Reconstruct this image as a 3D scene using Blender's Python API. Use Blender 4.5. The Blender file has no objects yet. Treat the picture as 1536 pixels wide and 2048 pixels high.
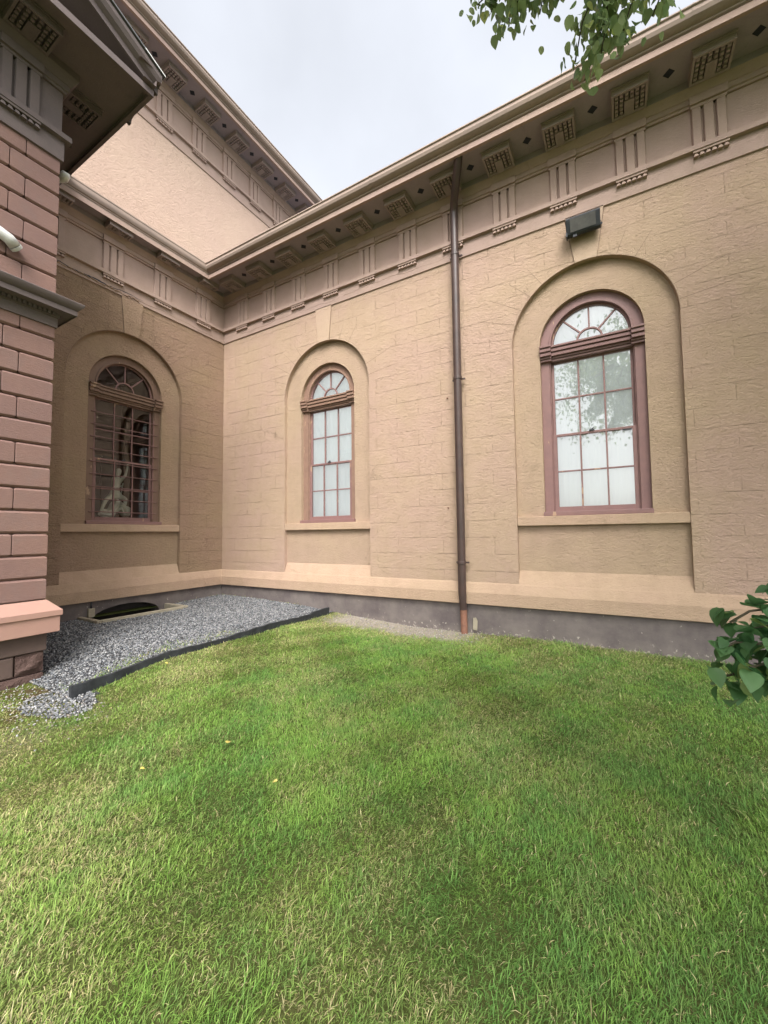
import bpy, bmesh, math, random
import numpy as np
from mathutils import Vector, Matrix
from mathutils.geometry import tessellate_polygon
from math import radians as R, sin, cos, pi, sqrt
random.seed(7); rng = np.random.default_rng(7)
S = bpy.context.scene
COL = S.collection

# ------------------------------------------------------------------ camera
cam = bpy.data.objects.new('camera', bpy.data.cameras.new('camera'))
COL.objects.link(cam); S.camera = cam
CAM = Vector((7.945, -6.263, 1.110))
yaw, pitch, roll = R(29.957), R(3.053), R(-0.667)
fw = Vector((-sin(yaw)*cos(pitch), cos(yaw)*cos(pitch), sin(pitch)))
rt = Vector((cos(yaw), sin(yaw), 0)); up = rt.cross(fw)
r2 = cos(roll)*rt + sin(roll)*up; u2 = -sin(roll)*rt + cos(roll)*up
M = Matrix((r2, u2, -fw)).transposed().to_4x4(); M.translation = CAM
cam.matrix_world = M
cam.data.sensor_fit = 'HORIZONTAL'; cam.data.sensor_width = 36
cam.data.lens = 809.49/1536*36
cam.data.clip_start = 0.05; cam.data.clip_end = 2000
S.render.resolution_x, S.render.resolution_y = 768, 1024

# ------------------------------------------------------------------ light
SUN_EL, SUN_AZ = 50, 149        # azimuth measured clockwise from +Y
W = bpy.data.worlds.new('World'); S.world = W; W.use_nodes = True
nt = W.node_tree; nt.nodes.clear()
sky = nt.nodes.new('ShaderNodeTexSky'); sky.sky_type = 'NISHITA'; sky.sun_disc = False
sky.sun_elevation = R(SUN_EL); sky.sun_rotation = R(SUN_AZ)
sky.air_density = 1.0; sky.dust_density = 4.0; sky.ozone_density = 1.0
hs = nt.nodes.new('ShaderNodeHueSaturation'); hs.inputs['Saturation'].default_value = 0.22
bg = nt.nodes.new('ShaderNodeBackground'); bg.inputs[1].default_value = 0.15
wo = nt.nodes.new('ShaderNodeOutputWorld')
nt.links.new(sky.outputs[0], hs.inputs['Color']); tcw = nt.nodes.new('ShaderNodeTexCoord'); cn = nt.nodes.new('ShaderNodeTexNoise'); cn.inputs['Scale'].default_value = 2.2; cn.inputs['Detail'].default_value = 5
cr = nt.nodes.new('ShaderNodeMapRange'); cr.inputs[3].default_value = .93; cr.inputs[4].default_value = 1.13; cr.inputs[1].default_value = .35; cr.inputs[2].default_value = .65
vm = nt.nodes.new('ShaderNodeVectorMath'); vm.operation = 'SCALE'
nt.links.new(tcw.outputs['Generated'], cn.inputs['Vector']); nt.links.new(cn.outputs['Fac'], cr.inputs[0])
nt.links.new(hs.outputs[0], vm.inputs[0]); nt.links.new(cr.outputs[0], vm.inputs['Scale']); nt.links.new(vm.outputs[0], bg.inputs[0]); nt.links.new(bg.outputs[0], wo.inputs[0])
sl = bpy.data.lights.new('sun', 'SUN'); sl.energy = 1.5; sl.angle = R(28); sl.color = (1.0, 0.965, 0.91)
so = bpy.data.objects.new('sun', sl); COL.objects.link(so)
sd = Vector((sin(R(SUN_AZ))*cos(R(SUN_EL)), cos(R(SUN_AZ))*cos(R(SUN_EL)), sin(R(SUN_EL))))
so.rotation_euler = sd.to_track_quat('Z', 'Y').to_euler(); so.location = (20, -30, 40)
S.view_settings.view_transform = 'Standard'; S.view_settings.look = 'None'
S.view_settings.exposure = 1.50; S.view_settings.gamma = 1
S.view_settings.use_curve_mapping = False

# ------------------------------------------------------------------ materials
MATS = {}
class NT:
    def __init__(s, name):
        s.m = bpy.data.materials.new(name); s.m.use_nodes = True
        s.t = s.m.node_tree; s.t.nodes.clear()
        s.out = s.n('ShaderNodeOutputMaterial'); MATS[name] = s.m
    def n(s, typ, **kw):
        nd = s.t.nodes.new(typ)
        for k, v in kw.items(): setattr(nd, k, v)
        return nd
    def l(s, a, b): s.t.links.new(a, b)
    def val(s, sock, v):
        if hasattr(v, 'bl_idname') or isinstance(v, bpy.types.NodeSocket): s.l(v, sock)
        else: sock.default_value = v
    def coord(s, scale=(1, 1, 1), kind='Object'):
        tc = s.n('ShaderNodeTexCoord'); mp = s.n('ShaderNodeMapping')
        mp.inputs['Scale'].default_value = scale
        s.l(tc.outputs[kind], mp.inputs[0]); return mp.outputs[0]
    def noise(s, vec, scale, detail=4, rough=.6, dist=0.):
        nd = s.n('ShaderNodeTexNoise'); s.l(vec, nd.inputs['Vector'])
        nd.inputs['Scale'].default_value = scale; nd.inputs['Detail'].default_value = detail
        nd.inputs['Roughness'].default_value = rough; nd.inputs['Distortion'].default_value = dist
        return nd.outputs['Fac']
    def ramp(s, fac, stops):
        r = s.n('ShaderNodeValToRGB'); s.val(r.inputs[0], fac)
        e = r.color_ramp.elements
        while len(e) < len(stops): e.new(.5)
        for i, (p, c) in enumerate(stops):
            e[i].position = p
            e[i].color = (c, c, c, 1) if isinstance(c, (int, float)) else (*c, 1)
        return r.outputs[0]
    def math(s, op, a, b=0., clamp=False):
        m = s.n('ShaderNodeMath', operation=op, use_clamp=clamp)
        s.val(m.inputs[0], a); s.val(m.inputs[1], b); return m.outputs[0]
    def mix(s, fac, a, b, mode='MIX'):
        m = s.n('ShaderNodeMix', data_type='RGBA', blend_type=mode)
        s.val(m.inputs[0], fac)
        for i, v in ((6, a), (7, b)):
            s.val(m.inputs[i], (*v, 1) if isinstance(v, tuple) and len(v) == 3 else v)
        return m.outputs[2]
    def bump(s, h, strength=.5, dist=.01, nrm=None):
        b = s.n('ShaderNodeBump'); b.inputs['Strength'].default_value = strength
        b.inputs['Distance'].default_value = dist; s.l(h, b.inputs['Height'])
        if nrm is not None: s.l(nrm, b.inputs['Normal'])
        return b.outputs[0]
    def surf(s, color, rough=.8, nrm=None, spec=.3, metal=0.):
        p = s.n('ShaderNodeBsdfPrincipled')
        s.val(p.inputs['Base Color'], (*color, 1) if isinstance(color, tuple) else color)
        s.val(p.inputs['Roughness'], rough)
        p.inputs['Specular IOR Level'].default_value = spec; p.inputs['Metallic'].default_value = metal
        if nrm is not None: s.l(nrm, p.inputs['Normal'])
        s.l(p.outputs[0], s.out.inputs[0]); return s.m

def stucco(name, base, alt, dirt, lines=True, rough_amt=1.0, line_phase=0.0, streak=0.10):
    m = NT(name); v = m.coord()
    big = m.noise(v, .9, 5, .6); mid = m.noise(v, 4.5, 5, .65); fine = m.noise(m.coord((1, 1, 1.8)), 60, 4, .6)
    c = m.mix(m.ramp(big, [(.38, 0.), (.62, 1.)]), base, alt)
    c = m.mix(m.math('MULTIPLY', m.ramp(mid, [(.45, 0.), (.75, 1.)]), .45), c, dirt)
    c = m.mix(m.math('MULTIPLY', m.ramp(fine, [(.35, 1.), (.6, 0.)]), .22), c, tuple(x*.72 for x in base))
    # faint vertical weather streaks
    st = m.noise(m.coord((3, 3, .35)), 1.6, 5, .7, .6)
    c = m.mix(m.math('MULTIPLY', m.ramp(st, [(.5, 0.), (.75, 1.)]), streak), c, tuple(x*.78 for x in dirt))
    # combed, trowelled render: stretched ridges plus lumps
    n1 = m.noise(m.coord((1.0, 1.0, 2.2)), 14, 6, .64, 1.0)
    n2 = m.noise(m.coord((1, 1, 1.3)), 75, 3, .6)
    pits = m.ramp(m.noise(m.coord((1, 1, 1.6)), 38, 2, .5, .5), [(.30, 0.), (.40, 1.)])
    h = m.math('ADD', m.math('MULTIPLY', n1, .9), m.math('MULTIPLY', n2, .35))
    h = m.math('ADD', h, m.math('MULTIPLY', pits, .30))
    if lines:
        tc = m.n('ShaderNodeTexCoord'); sx = m.n('ShaderNodeSeparateXYZ'); m.l(tc.outputs['Object'], sx.inputs[0])
        wob = m.math('MULTIPLY', m.math('SUBTRACT', m.noise(v, 2.2, 3), .5), .010)
        cx = m.n('ShaderNodeCombineXYZ')
        m.l(m.math('ADD', sx.outputs[0], wob), cx.inputs[0])
        m.l(m.math('ADD', sx.outputs[2], m.math('ADD', wob, line_phase)), cx.inputs[1])
        br = m.n('ShaderNodeTexBrick'); m.l(cx.outputs[0], br.inputs['Vector'])
        br.offset = .5; br.inputs['Scale'].default_value = 1.0
        br.inputs['Mortar Size'].default_value = .0045; br.inputs['Mortar Smooth'].default_value = .35
        br.inputs['Brick Width'].default_value = .84; br.inputs['Row Height'].default_value = .264
        br.inputs['Bias'].default_value = 0
        patch = m.ramp(m.noise(m.coord((.8, .8, 3.0)), 2.6, 4, .7), [(.43, 0.), (.62, 1.)])
        ln = m.math('MULTIPLY', br.outputs['Fac'], patch)
        h = m.math('SUBTRACT', h, m.math('MULTIPLY', ln, 1.0))
        c = m.mix(m.math('MULTIPLY', ln, .42), c, tuple(x*.55 for x in base))  # dirty joints darkened further: groove shade painted into the colour
    vo = m.n('ShaderNodeTexVoronoi', feature='DISTANCE_TO_EDGE'); vo.inputs['Scale'].default_value = 1.15
    wv = m.n('ShaderNodeVectorMath', operation='ADD'); m.l(v, wv.inputs[0])
    nz = m.n('ShaderNodeTexNoise'); m.l(v, nz.inputs['Vector']); nz.inputs['Scale'].default_value = 2.5; nz.inputs['Detail'].default_value = 6; nz.inputs['Roughness'].default_value = .7
    sc = m.n('ShaderNodeVectorMath', operation='SCALE'); m.l(nz.outputs['Color'], sc.inputs[0]); sc.inputs['Scale'].default_value = .45
    m.l(sc.outputs[0], wv.inputs[1]); m.l(wv.outputs[0], vo.inputs['Vector'])
    ck = m.ramp(vo.outputs['Distance'], [(.003, 1.), (.008, 0.)])
    ck = m.math('MULTIPLY', ck, m.ramp(m.noise(v, .8, 3), [(.57, 0.), (.66, 1.)]))
    c = m.mix(m.math('MULTIPLY', ck, .25), c, tuple(x*.5 for x in base)); h = m.math('SUBTRACT', h, m.math('MULTIPLY', ck, .35))
    return m.surf(c, .85, m.bump(h, 1.0, .042*rough_amt**1.5), .2)

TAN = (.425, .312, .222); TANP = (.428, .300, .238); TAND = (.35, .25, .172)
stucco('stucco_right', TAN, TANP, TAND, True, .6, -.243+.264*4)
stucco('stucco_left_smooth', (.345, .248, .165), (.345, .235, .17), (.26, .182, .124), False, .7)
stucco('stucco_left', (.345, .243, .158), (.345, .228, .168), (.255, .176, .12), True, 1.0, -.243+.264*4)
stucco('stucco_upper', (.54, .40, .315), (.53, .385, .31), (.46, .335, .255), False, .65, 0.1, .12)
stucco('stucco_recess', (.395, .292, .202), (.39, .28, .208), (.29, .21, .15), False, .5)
stucco('stucco_keystone', (.425, .317, .23), (.425, .307, .236), (.36, .26, .19), False, .35)
stucco('stucco_plinth', (.425, .308, .215), (.425, .298, .218), (.30, .212, .145), False, .4)
stucco('trim_paint', (.375, .275, .225), (.365, .262, .226), (.27, .20, .16), False, .22)
stucco('trim_shadowed', (.34, .275, .255), (.33, .265, .25), (.25, .205, .195), False, .15)
stucco('soffit_shade', (.32, .27, .285), (.30, .25, .265), (.23, .19, .195), False, .15)  # trim darkened and cooled: eave shade painted into the soffit colour
stucco('gap_shade', (.10, .085, .085), (.09, .075, .08), (.07, .06, .06), False, .1)  # near-black colour standing in for shade between the guttae
stucco('gutter_paint', (.33, .255, .21), (.30, .235, .20), (.22, .175, .155), False, .08, streak=.05)
stucco('wing_trim', (.145, .117, .112), (.135, .108, .107), (.085, .075, .075), False, .15, streak=.1)

def painted(name, base, alt, scale=6, bumpy=.15, rough=.6, spec=.35, chip=None):
    m = NT(name); v = m.coord()
    n = m.noise(v, scale, 5, .65); f = m.noise(v, scale*14, 3, .6)
    c = m.mix(m.ramp(n, [(.35, 0.), (.68, 1.)]), base, alt)
    if chip:
        ch = m.ramp(m.noise(m.coord((1, 1, .35)), 6.5, 5, .6), [(.64, 0.), (.655, 1.)])
        c = m.mix(ch, c, chip)
    return m.surf(c, rough, m.bump(m.math('ADD', n, m.math('MULTIPLY', f, .5)), bumpy, .006), spec)
# pink rusticated stone paint: combed stone grain under paint
m = NT('pink_stone'); v = m.coord()
g = m.noise(m.coord((1, .8, 6)), 22, 5, .7); b = m.noise(v, 1.4, 4, .6); k = m.noise(v, 90, 2)
c = m.mix(m.ramp(b, [(.35, 0.), (.65, 1.)]), (.24, .147, .122), (.205, .128, .115))
c = m.mix(m.math('MULTIPLY', m.ramp(g, [(.4, 0.), (.7, 1.)]), .55), c, (.165, .094, .08))
blot = m.noise(v, 3.3, 5, .7)
c = m.mix(m.math('MULTIPLY', m.ramp(blot, [(.5, 0.), (.7, 1.)]), .5), c, (.19, .135, .125))
m.surf(c, .8, m.bump(m.math('ADD', g, m.math('MULTIPLY', k, .25)), .55, .010), .2)
painted('pink_moulding', (.36, .215, .17), (.34, .20, .165), 5, .2, .65)
painted('brown_frame', (.225, .125, .115), (.195, .11, .104), 9, .15, .5, .4, chip=(.38, .25, .17))
painted('brown_dark', (.205, .112, .102), (.175, .096, .09), 9, .15, .45, .4)
painted('pipe_brown', (.050, .034, .031), (.075, .046, .040), 5, .12, .42, .45)
painted('pipe_rust', (.24, .115, .075), (.17, .085, .06), 14, .4, .8)
painted('black_metal', (.028, .030, .036), (.04, .042, .05), 8, .1, .45)
painted('vent_dark', (.022, .024, .032), (.03, .03, .04), 8, .1, .9)
painted('curb_stone', (.36, .32, .24), (.27, .24, .18), 9, .5, .9)
painted('pit_dark', (.03, .027, .026), (.045, .04, .036), 6, .3, .95)
painted('white_plastic', (.62, .62, .60), (.50, .50, .49), 20, .1, .5)
painted('marble', (.68, .65, .58), (.58, .55, .49), 9, .15, .6)
painted('room_brown', (.26, .165, .13), (.20, .13, .105), 1.2, .1, .85)
painted('room_grey', (.16, .17, .185), (.11, .115, .13), 1.2, .1, .85)
painted('brass', (.55, .40, .10), (.5, .35, .1), 9, .1, .5)
painted('bark', (.085, .066, .05), (.05, .04, .032), 14, .8, .95)
painted('twig', (.06, .055, .03), (.05, .04, .025), 14, .3, .9)
painted('roof_metal', (.10, .10, .105), (.08, .08, .085), 3, .1, .6)
painted('yellow_leaf', (.62, .50, .10), (.5, .42, .16), 30, .1, .7)
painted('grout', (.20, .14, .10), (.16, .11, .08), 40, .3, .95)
m = NT('blind'); v = m.coord((1, 1, 1))
w = m.noise(m.coord((9, 1, .15)), 3, 3); f2 = m.noise(m.coord((60, 60, 90)), 3, 2)
c = m.mix(m.ramp(w, [(.3, 0.), (.7, 1.)]), (.86, .88, .86), (.80, .83, .82))
p_ = m.n('ShaderNodeBsdfPrincipled'); m.l(c, p_.inputs['Base Color']); p_.inputs['Roughness'].default_value = .9
tr_ = m.n('ShaderNodeBsdfTranslucent'); tr_.inputs[0].default_value = (.8, .8, .8, 1)
mx_ = m.n('ShaderNodeMixShader'); mx_.inputs[0].default_value = .1
m.l(p_.outputs[0], mx_.inputs[1]); m.l(tr_.outputs[0], mx_.inputs[2]); m.l(mx_.outputs[0], m.out.inputs[0])
p_.inputs['Emission Color'].default_value = (.92, .97, 1, 1); p_.inputs['Emission Strength'].default_value = .085   # glow added to brighten the blind, no lamp behind it
mb2 = m.m.copy(); mb2.name = 'blind_glow'; MATS['blind_glow'] = mb2
for nd in mb2.node_tree.nodes:
    if nd.type == 'BSDF_PRINCIPLED': nd.inputs['Emission Strength'].default_value = .19  # stronger added glow for the plain windows
m = NT('glass'); v = m.coord()
fr = m.n('ShaderNodeFresnel'); fr.inputs[0].default_value = 1.62
bn = m.bump(m.noise(v, 2.2, 2, .5), .10, .02); m.l(bn, fr.inputs['Normal'])
tp = m.n('ShaderNodeBsdfTransparent'); tp.inputs[0].default_value = (.96, .98, .97, 1)
gl = m.n('ShaderNodeBsdfGlossy'); gl.inputs['Roughness'].default_value = .01; m.l(bn, gl.inputs['Normal'])
mx = m.n('ShaderNodeMixShader'); m.l(m.math('ADD', m.math('MULTIPLY', fr.outputs[0], 2.4), .07, True), mx.inputs[0])
m.l(tp.outputs[0], mx.inputs[1]); m.l(gl.outputs[0], mx.inputs[2]); m.l(mx.outputs[0], m.out.inputs[0])
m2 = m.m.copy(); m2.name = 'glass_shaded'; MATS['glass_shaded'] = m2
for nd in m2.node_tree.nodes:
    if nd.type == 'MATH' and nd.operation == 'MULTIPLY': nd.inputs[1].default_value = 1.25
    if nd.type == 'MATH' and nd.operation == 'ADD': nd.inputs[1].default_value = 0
# dark painted foundation with flaking near the ground
m = NT('foundation'); v = m.coord()
tc = m.n('ShaderNodeTexCoord'); sx = m.n('ShaderNodeSeparateXYZ'); m.l(tc.outputs['Object'], sx.inputs[0])
n = m.noise(v, 2.2, 5, .65); f = m.noise(v, 16, 5, .7)
c = m.mix(m.ramp(n, [(.35, 0.), (.65, 1.)]), (.105, .088, .088), (.175, .15, .14))
low = m.ramp(m.math('MULTIPLY', m.math('ADD', sx.outputs[2], .50), 2.0), [(.06, 1.), (.42, 0.)])
fl = m.ramp(m.math('ADD', f, m.math('MULTIPLY', low, .10)), [(.655, 0.), (.67, 1.)])
c = m.mix(fl, c, (.40, .36, .31))
c = m.mix(m.math('MULTIPLY', low, m.ramp(n, [(.4, .1), (.65, .5)])), c, (.24, .21, .185))
m.surf(c, .85, m.bump(m.math('ADD', f, fl), .35, .01), .25)
# reddish brown rubble
m = NT('rubble_stone'); v = m.coord()
n = m.noise(v, 3, 6, .7); f = m.noise(v, 26, 6, .75)
c = m.mix(m.ramp(n, [(.3, 0.), (.7, 1.)]), (.075, .045, .040), (.12, .078, .066))
m.surf(c, .85, m.bump(m.math('ADD', n, m.math('MULTIPLY', f, .6)), .9, .03), .25)
painted('base_smooth', (.11, .075, .063), (.09, .062, .055), 5, .3, .85)
painted('timber_black', (.018, .020, .023), (.035, .037, .042), 12, .5, .75)
# ground (soil with dry thatch)
m = NT('ground_soil'); v = m.coord()
n = m.noise(v, 1.1, 6, .65); f = m.noise(v, 45, 5, .75)
c = m.mix(m.ramp(n, [(.38, 0.), (.62, 1.)]), (.055, .080, .018), (.095, .10, .032))
c = m.mix(m.ramp(f, [(.35, 0.), (.7, .6)]), c, (.12, .125, .05))
at = m.n('ShaderNodeAttribute', attribute_name='bare')
c2 = m.mix(m.ramp(f, [(.35, 0.), (.65, 1.)]), (.26, .22, .18), (.40, .36, .31))
c = m.mix(at.outputs['Fac'], c, c2)
am = m.n('ShaderNodeAttribute', attribute_name='mossy')
mo = m.mix(m.ramp(m.noise(v, 7, 5, .7), [(.42, 0.), (.58, 1.)]), (.075, .052, .03), (.085, .10, .022))
c = m.mix(am.outputs['Fac'], c, mo)
m.surf(c, .95, m.bump(f, .8, .02), .1)
m = NT('gravel_base'); v = m.coord(); f = m.noise(v, 50, 4, .7)
m.surf(m.mix(f, (.025, .025, .028), (.09, .09, .095)), .95, m.bump(f, 1., .02), .1)
def attr_mat(name, rough=.6, trans=0., spec=.3, bumpy=0):
    m = NT(name); a = m.n('ShaderNodeAttribute', attribute_name='tint')
    p = m.n('ShaderNodeBsdfPrincipled'); m.l(a.outputs['Color'], p.inputs['Base Color'])
    p.inputs['Roughness'].default_value = rough; p.inputs['Specular IOR Level'].default_value = spec
    if bumpy:
        v = m.coord(); m.l(m.bump(m.noise(v, bumpy, 3), .5, .004), p.inputs['Normal'])
    if trans:
        t = m.n('ShaderNodeBsdfTranslucent'); m.l(a.outputs['Color'], t.inputs[0])
        x = m.n('ShaderNodeMixShader'); x.inputs[0].default_value = trans
        m.l(p.outputs[0], x.inputs[1]); m.l(t.outputs[0], x.inputs[2]); m.l(x.outputs[0], m.out.inputs[0])
    else: m.l(p.outputs[0], m.out.inputs[0])
attr_mat('grass_blade', .6, .3, .25); attr_mat('leaf', .42, .55, .4); attr_mat('stone_chip', .8, 0, .3, 120)

# ------------------------------------------------------------------ mesh helpers
class MB:
    def __init__(s): s.v = []; s.f = []
    def add(s, vs, fs):
        o = len(s.v); s.v += [tuple(x) for x in vs]; s.f += [tuple(i+o for i in f) for f in fs]
    def box(s, u0, u1, y0, y1, z0, z1):
        s.add([(u0,y0,z0),(u1,y0,z0),(u1,y1,z0),(u0,y1,z0),(u0,y0,z1),(u1,y0,z1),(u1,y1,z1),(u0,y1,z1)],
              [(0,3,2,1),(4,5,6,7),(0,1,5,4),(1,2,6,5),(2,3,7,6),(3,0,4,7)])
    def tube(s, pts, rad, n=12, caps=True):
        pts = [Vector(p) for p in pts]
        if not isinstance(rad, (list, tuple)): rad = [rad]*len(pts)
        rings = []; ref = None
        for i, p in enumerate(pts):
            d = (pts[min(i+1, len(pts)-1)] - pts[max(i-1, 0)]).normalized()
            if ref is None: ref = d.orthogonal().normalized()
            ref = (ref - d*ref.dot(d)).normalized(); b = d.cross(ref)
            rings.append([p + (ref*cos(2*pi*k/n) + b*sin(2*pi*k/n))*rad[i] for k in range(n)])
        vs = [v for r in rings for v in r]; fs = []
        for i in range(len(pts)-1):
            for k in range(n):
                a = i*n+k; b_ = i*n+(k+1) % n; fs.append((a, b_, b_+n, a+n))
        if caps: fs += [tuple(range(n))[::-1], tuple(range((len(pts)-1)*n, len(pts)*n))]
        s.add(vs, fs)
    def prism(s, prof, path, closed=False, caps=True):
        """prof: list of (p,z); path: list of functions p -> (x,y) giving the mitred section points."""
        n = len(prof); vs = []
        for fn in path:
            for (p, z) in prof:
                x, y = fn(p); vs.append((x, y, z))
        fs = []
        m_ = n if closed else n-1
        for i in range(len(path)-1):
            for k in range(m_):
                a = i*n+k; b = i*n+(k+1) % n; fs.append((a, a+n, b+n, b))
        if closed and caps: fs += [tuple(range(n)), tuple(range((len(path)-1)*n, len(path)*n))[::-1]]
        s.add(vs, fs)
    def arcband(s, uc, zc, r0, r1, y0, y1, a0=0, a1=180, n=40):
        """band between radii r0<r1, front face at y0 back at y1 (front = smaller y)"""
        vs = []; 
        for i in range(n+1):
            a = R(a0+(a1-a0)*i/n); c, s_ = cos(a), sin(a)
            vs += [(uc+r0*c, y0, zc+r0*s_), (uc+r1*c, y0, zc+r1*s_), (uc+r1*c, y1, zc+r1*s_), (uc+r0*c, y1, zc+r0*s_)]
        fs = []
        for i in range(n):
            a = 4*i
            for k in range(4): fs.append((a+k, a+(k+1) % 4, a+4+(k+1) % 4, a+4+k))
        fs += [(0,1,2,3), (4*n+3,4*n+2,4*n+1,4*n)]
        s.add(vs, fs)
    def poly(s, pts): s.add(pts, [tuple(range(len(pts)))])
    def build(s, name, mat, parent=None, smooth=False, bevel=0, fix=True, rot=0, loc=(0,0,0)):
        me = bpy.data.meshes.new(name); me.from_pydata(s.v, [], s.f); me.update()
        if fix or bevel:
            bm = bmesh.new(); bm.from_mesh(me)
            bmesh.ops.recalc_face_normals(bm, faces=bm.faces); bm.to_mesh(me); bm.free()
        me.materials.append(MATS[mat])
        if smooth:
            for p in me.polygons: p.use_smooth = True
        o = bpy.data.objects.new(name, me); COL.objects.link(o)
        if bevel:
            b = o.modifiers.new('b', 'BEVEL'); b.width = bevel; b.segments = 2; b.limit_method = 'ANGLE'; b.angle_limit = R(40)
        if parent: o.parent = parent
        o.location = loc; o.rotation_euler = (0, 0, rot)
        return o
def smooth_by_angle(o, deg=40):
    me = o.data
    for p in me.polygons: p.use_smooth = True
    bm = bmesh.new(); bm.from_mesh(me)
    for e in bm.edges:
        if len(e.link_faces) == 2 and e.calc_face_angle(0) > R(deg): e.smooth = False
    bm.to_mesh(me); bm.free()
def tag(o, label=None, cat=None, group=None, kind=None):
    if label: o['label'] = label
    if cat: o['category'] = cat
    if group: o['group'] = group
    if kind: o['kind'] = kind
    return o
def empty(name, loc=(0,0,0)):
    o = bpy.data.objects.new(name, None); COL.objects.link(o); o.location = loc; o.empty_display_size = .2; return o
def copy_part(o, parent, loc, rot):
    c = o.copy(); COL.objects.link(c); c.parent = parent; c.location = loc; c.rotation_euler = (0, 0, rot)
    for ch in o.children:
        d = ch.copy(); COL.objects.link(d); d.parent = c
    return c
def arch_loop(uc, w, zb, zs, n=48):
    pts = [(uc-w, zb), (uc+w, zb)]
    for i in range(n+1):
        a = pi*i/n; pts.append((uc+w*cos(a), zs+w*sin(a)))
    return pts
def face_with_holes(mb, outer, holes, y):
    loops = [[Vector((a, b, 0)) for a, b in outer]] + [[Vector((a, b, 0)) for a, b in h] for h in holes]
    flat = [p for l in loops for p in l]
    tris = tessellate_polygon(loops)
    mb.add([(p.x, y, p.y) for p in flat], [tuple(t) for t in tris])
def jamb(mb, loop, y0, y1, skip_bottom=False):
    n = len(loop)
    vs = [(a, y0, b) for a, b in loop] + [(a, y1, b) for a, b in loop]
    fs = [(i, (i+1) % n, n+(i+1) % n, n+i) for i in range(n) if not (skip_bottom and i == 0)]
    mb.add(vs, fs)
L90 = pi/2

# ------------------------------------------------------------------ ground
def sstep(a, b, x):
    t = np.clip((x-a)/(b-a), 0, 1); return t*t*(3-2*t)
def G(x, y):
    x = np.asarray(x, float); y = np.asarray(y, float)
    gR = np.interp(x, [-1, 0, 1.2, 2.4, 3.0, 4.0, 4.8, 7, 10], [-.25, -.25, -.262, -.31, -.355, -.43, -.462, -.455, -.475])
    gS = np.interp(x, [-1, 0, 2.2, 3.15, 3.35, 5, 8], [-.285, -.285, -.315, -.325, -.365, -.43, -.50])
    t = sstep(0, 1.6, -y); g = gR*(1-t) + gS*t
    d = sstep(3.2, 4.5, -y); tgt = -.485 - .02*sstep(4, 8, x)
    g = g*(1-d) + tgt*d
    far = sstep(8, 14, -y); g = g*(1-far) + (-.5)*far
    g = g + .012*np.sin(x*1.9+.7)*np.sin(y*1.6+1.1) * sstep(3.3, 4.2, x)
    return g
WX, WY0, WY1 = .585, -2.80, -1.36           # window well opening
def grid_sheet(name, xs, ys, mat, off=0., hole=None, keep=None, kind='structure', bare=False):
    xs = np.array(sorted(set(xs))); ys = np.array(sorted(set(ys)))
    X, Y = np.meshgrid(xs, ys, indexing='ij'); Z = G(X, Y) + off
    n, m_ = X.shape; vs = np.stack([X, Y, Z], -1).reshape(-1, 3)
    fs = []
    for i in range(n-1):
        for j in range(m_-1):
            cx, cy = (xs[i]+xs[i+1])/2, (ys[j]+ys[j+1])/2
            if hole and hole[0] < cx < hole[1] and hole[2] < cy < hole[3]: continue
            if keep and not keep(cx, cy): continue
            fs.append((i*m_+j, (i+1)*m_+j, (i+1)*m_+j+1, i*m_+j+1))
    me = bpy.data.meshes.new(name); me.from_pydata([tuple(v) for v in vs], [], fs); me.update()
    me.materials.append(MATS[mat])
    for p in me.polygons: p.use_smooth = True
    if bare:
        a = me.attributes.new('bare', 'FLOAT', 'POINT'); a.data.foreach_set('value', bare_mask(vs[:, 0], vs[:, 1]).astype(np.float32))
        a = me.attributes.new('mossy', 'FLOAT', 'POINT'); a.data.foreach_set('value', mossy(vs[:, 0], vs[:, 1]).astype(np.float32))
    o = bpy.data.objects.new(name, me); COL.objects.link(o); tag(o, kind=kind); return o
def lump(x, y, s=1., ph=0.):
    return (np.sin(x*2.3*s+ph)+np.sin(y*2.9*s+1.3+ph)+np.sin((x+y)*4.1*s+.5)+np.sin((x*1.7-y)*5.3*s+2.+ph))*.25
def mossy(x, y): return sstep(4.15, 4.25, -y)*(1-sstep(3.3, 3.9, x))*(1-sstep(4.95, 5.3, -y))
def bare_mask(x, y):
    # bare, sandy strip along the wall left of the drainpipe, and worn soil in front of the wing
    a = sstep(3.2, 3.7, x)*(1-sstep(5.7, 6.4, x))*(1-sstep(.42, .95, -y+.18*lump(x, y, 2)))
    b = (1-sstep(3.3, 4.3, x+.25*lump(x, y, 2)))*sstep(4.1, 4.35, -y)*(1-sstep(5.1, 5.6, -y))*.25
    c = .55*(1-sstep(.04, .14, -y))*sstep(6, 7, x)
    return np.clip(a+b+c, 0, 1)
xs = list(np.arange(-1, 12.01, .1)) + [0, WX] + list(np.arange(12.5, 20, 1)) + [-2,-5,-10,-20,-60,-300, 25, 35, 60, 120, 400]
ys = list(np.arange(-9, .51, .1)) + [WY0, WY1] + [-10,-11,-12,-14,-17,-22,-30,-50,-100,-300, 1, 2, 5, 10, 30, 100, 300]
xs = [x for x in xs if abs(x-WX) > .04 or x == WX]; ys = [y for y in ys if (abs(y-WY0) > .04 and abs(y-WY1) > .04) or y in (WY0, WY1)]
grid_sheet('lawn_ground', xs, ys, 'ground_soil', 0, (0, WX, WY0, WY1), bare=True)
def in_gravel(x, y):
    a = (x > 0.02) & (x < 3.2) & (y < -0.02) & (y > -4.3)
    b = ((x-3.28)**2/.17 + (y+4.40)**2/.075) < 1 + .35*lump(x, y, 3)
    w = (x < WX+.08) & (y > WY0-.08) & (y < WY1+.08)
    wing = (x < 2.3) & (y < -4.14)
    return (a | b) & ~w & ~wing
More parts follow.
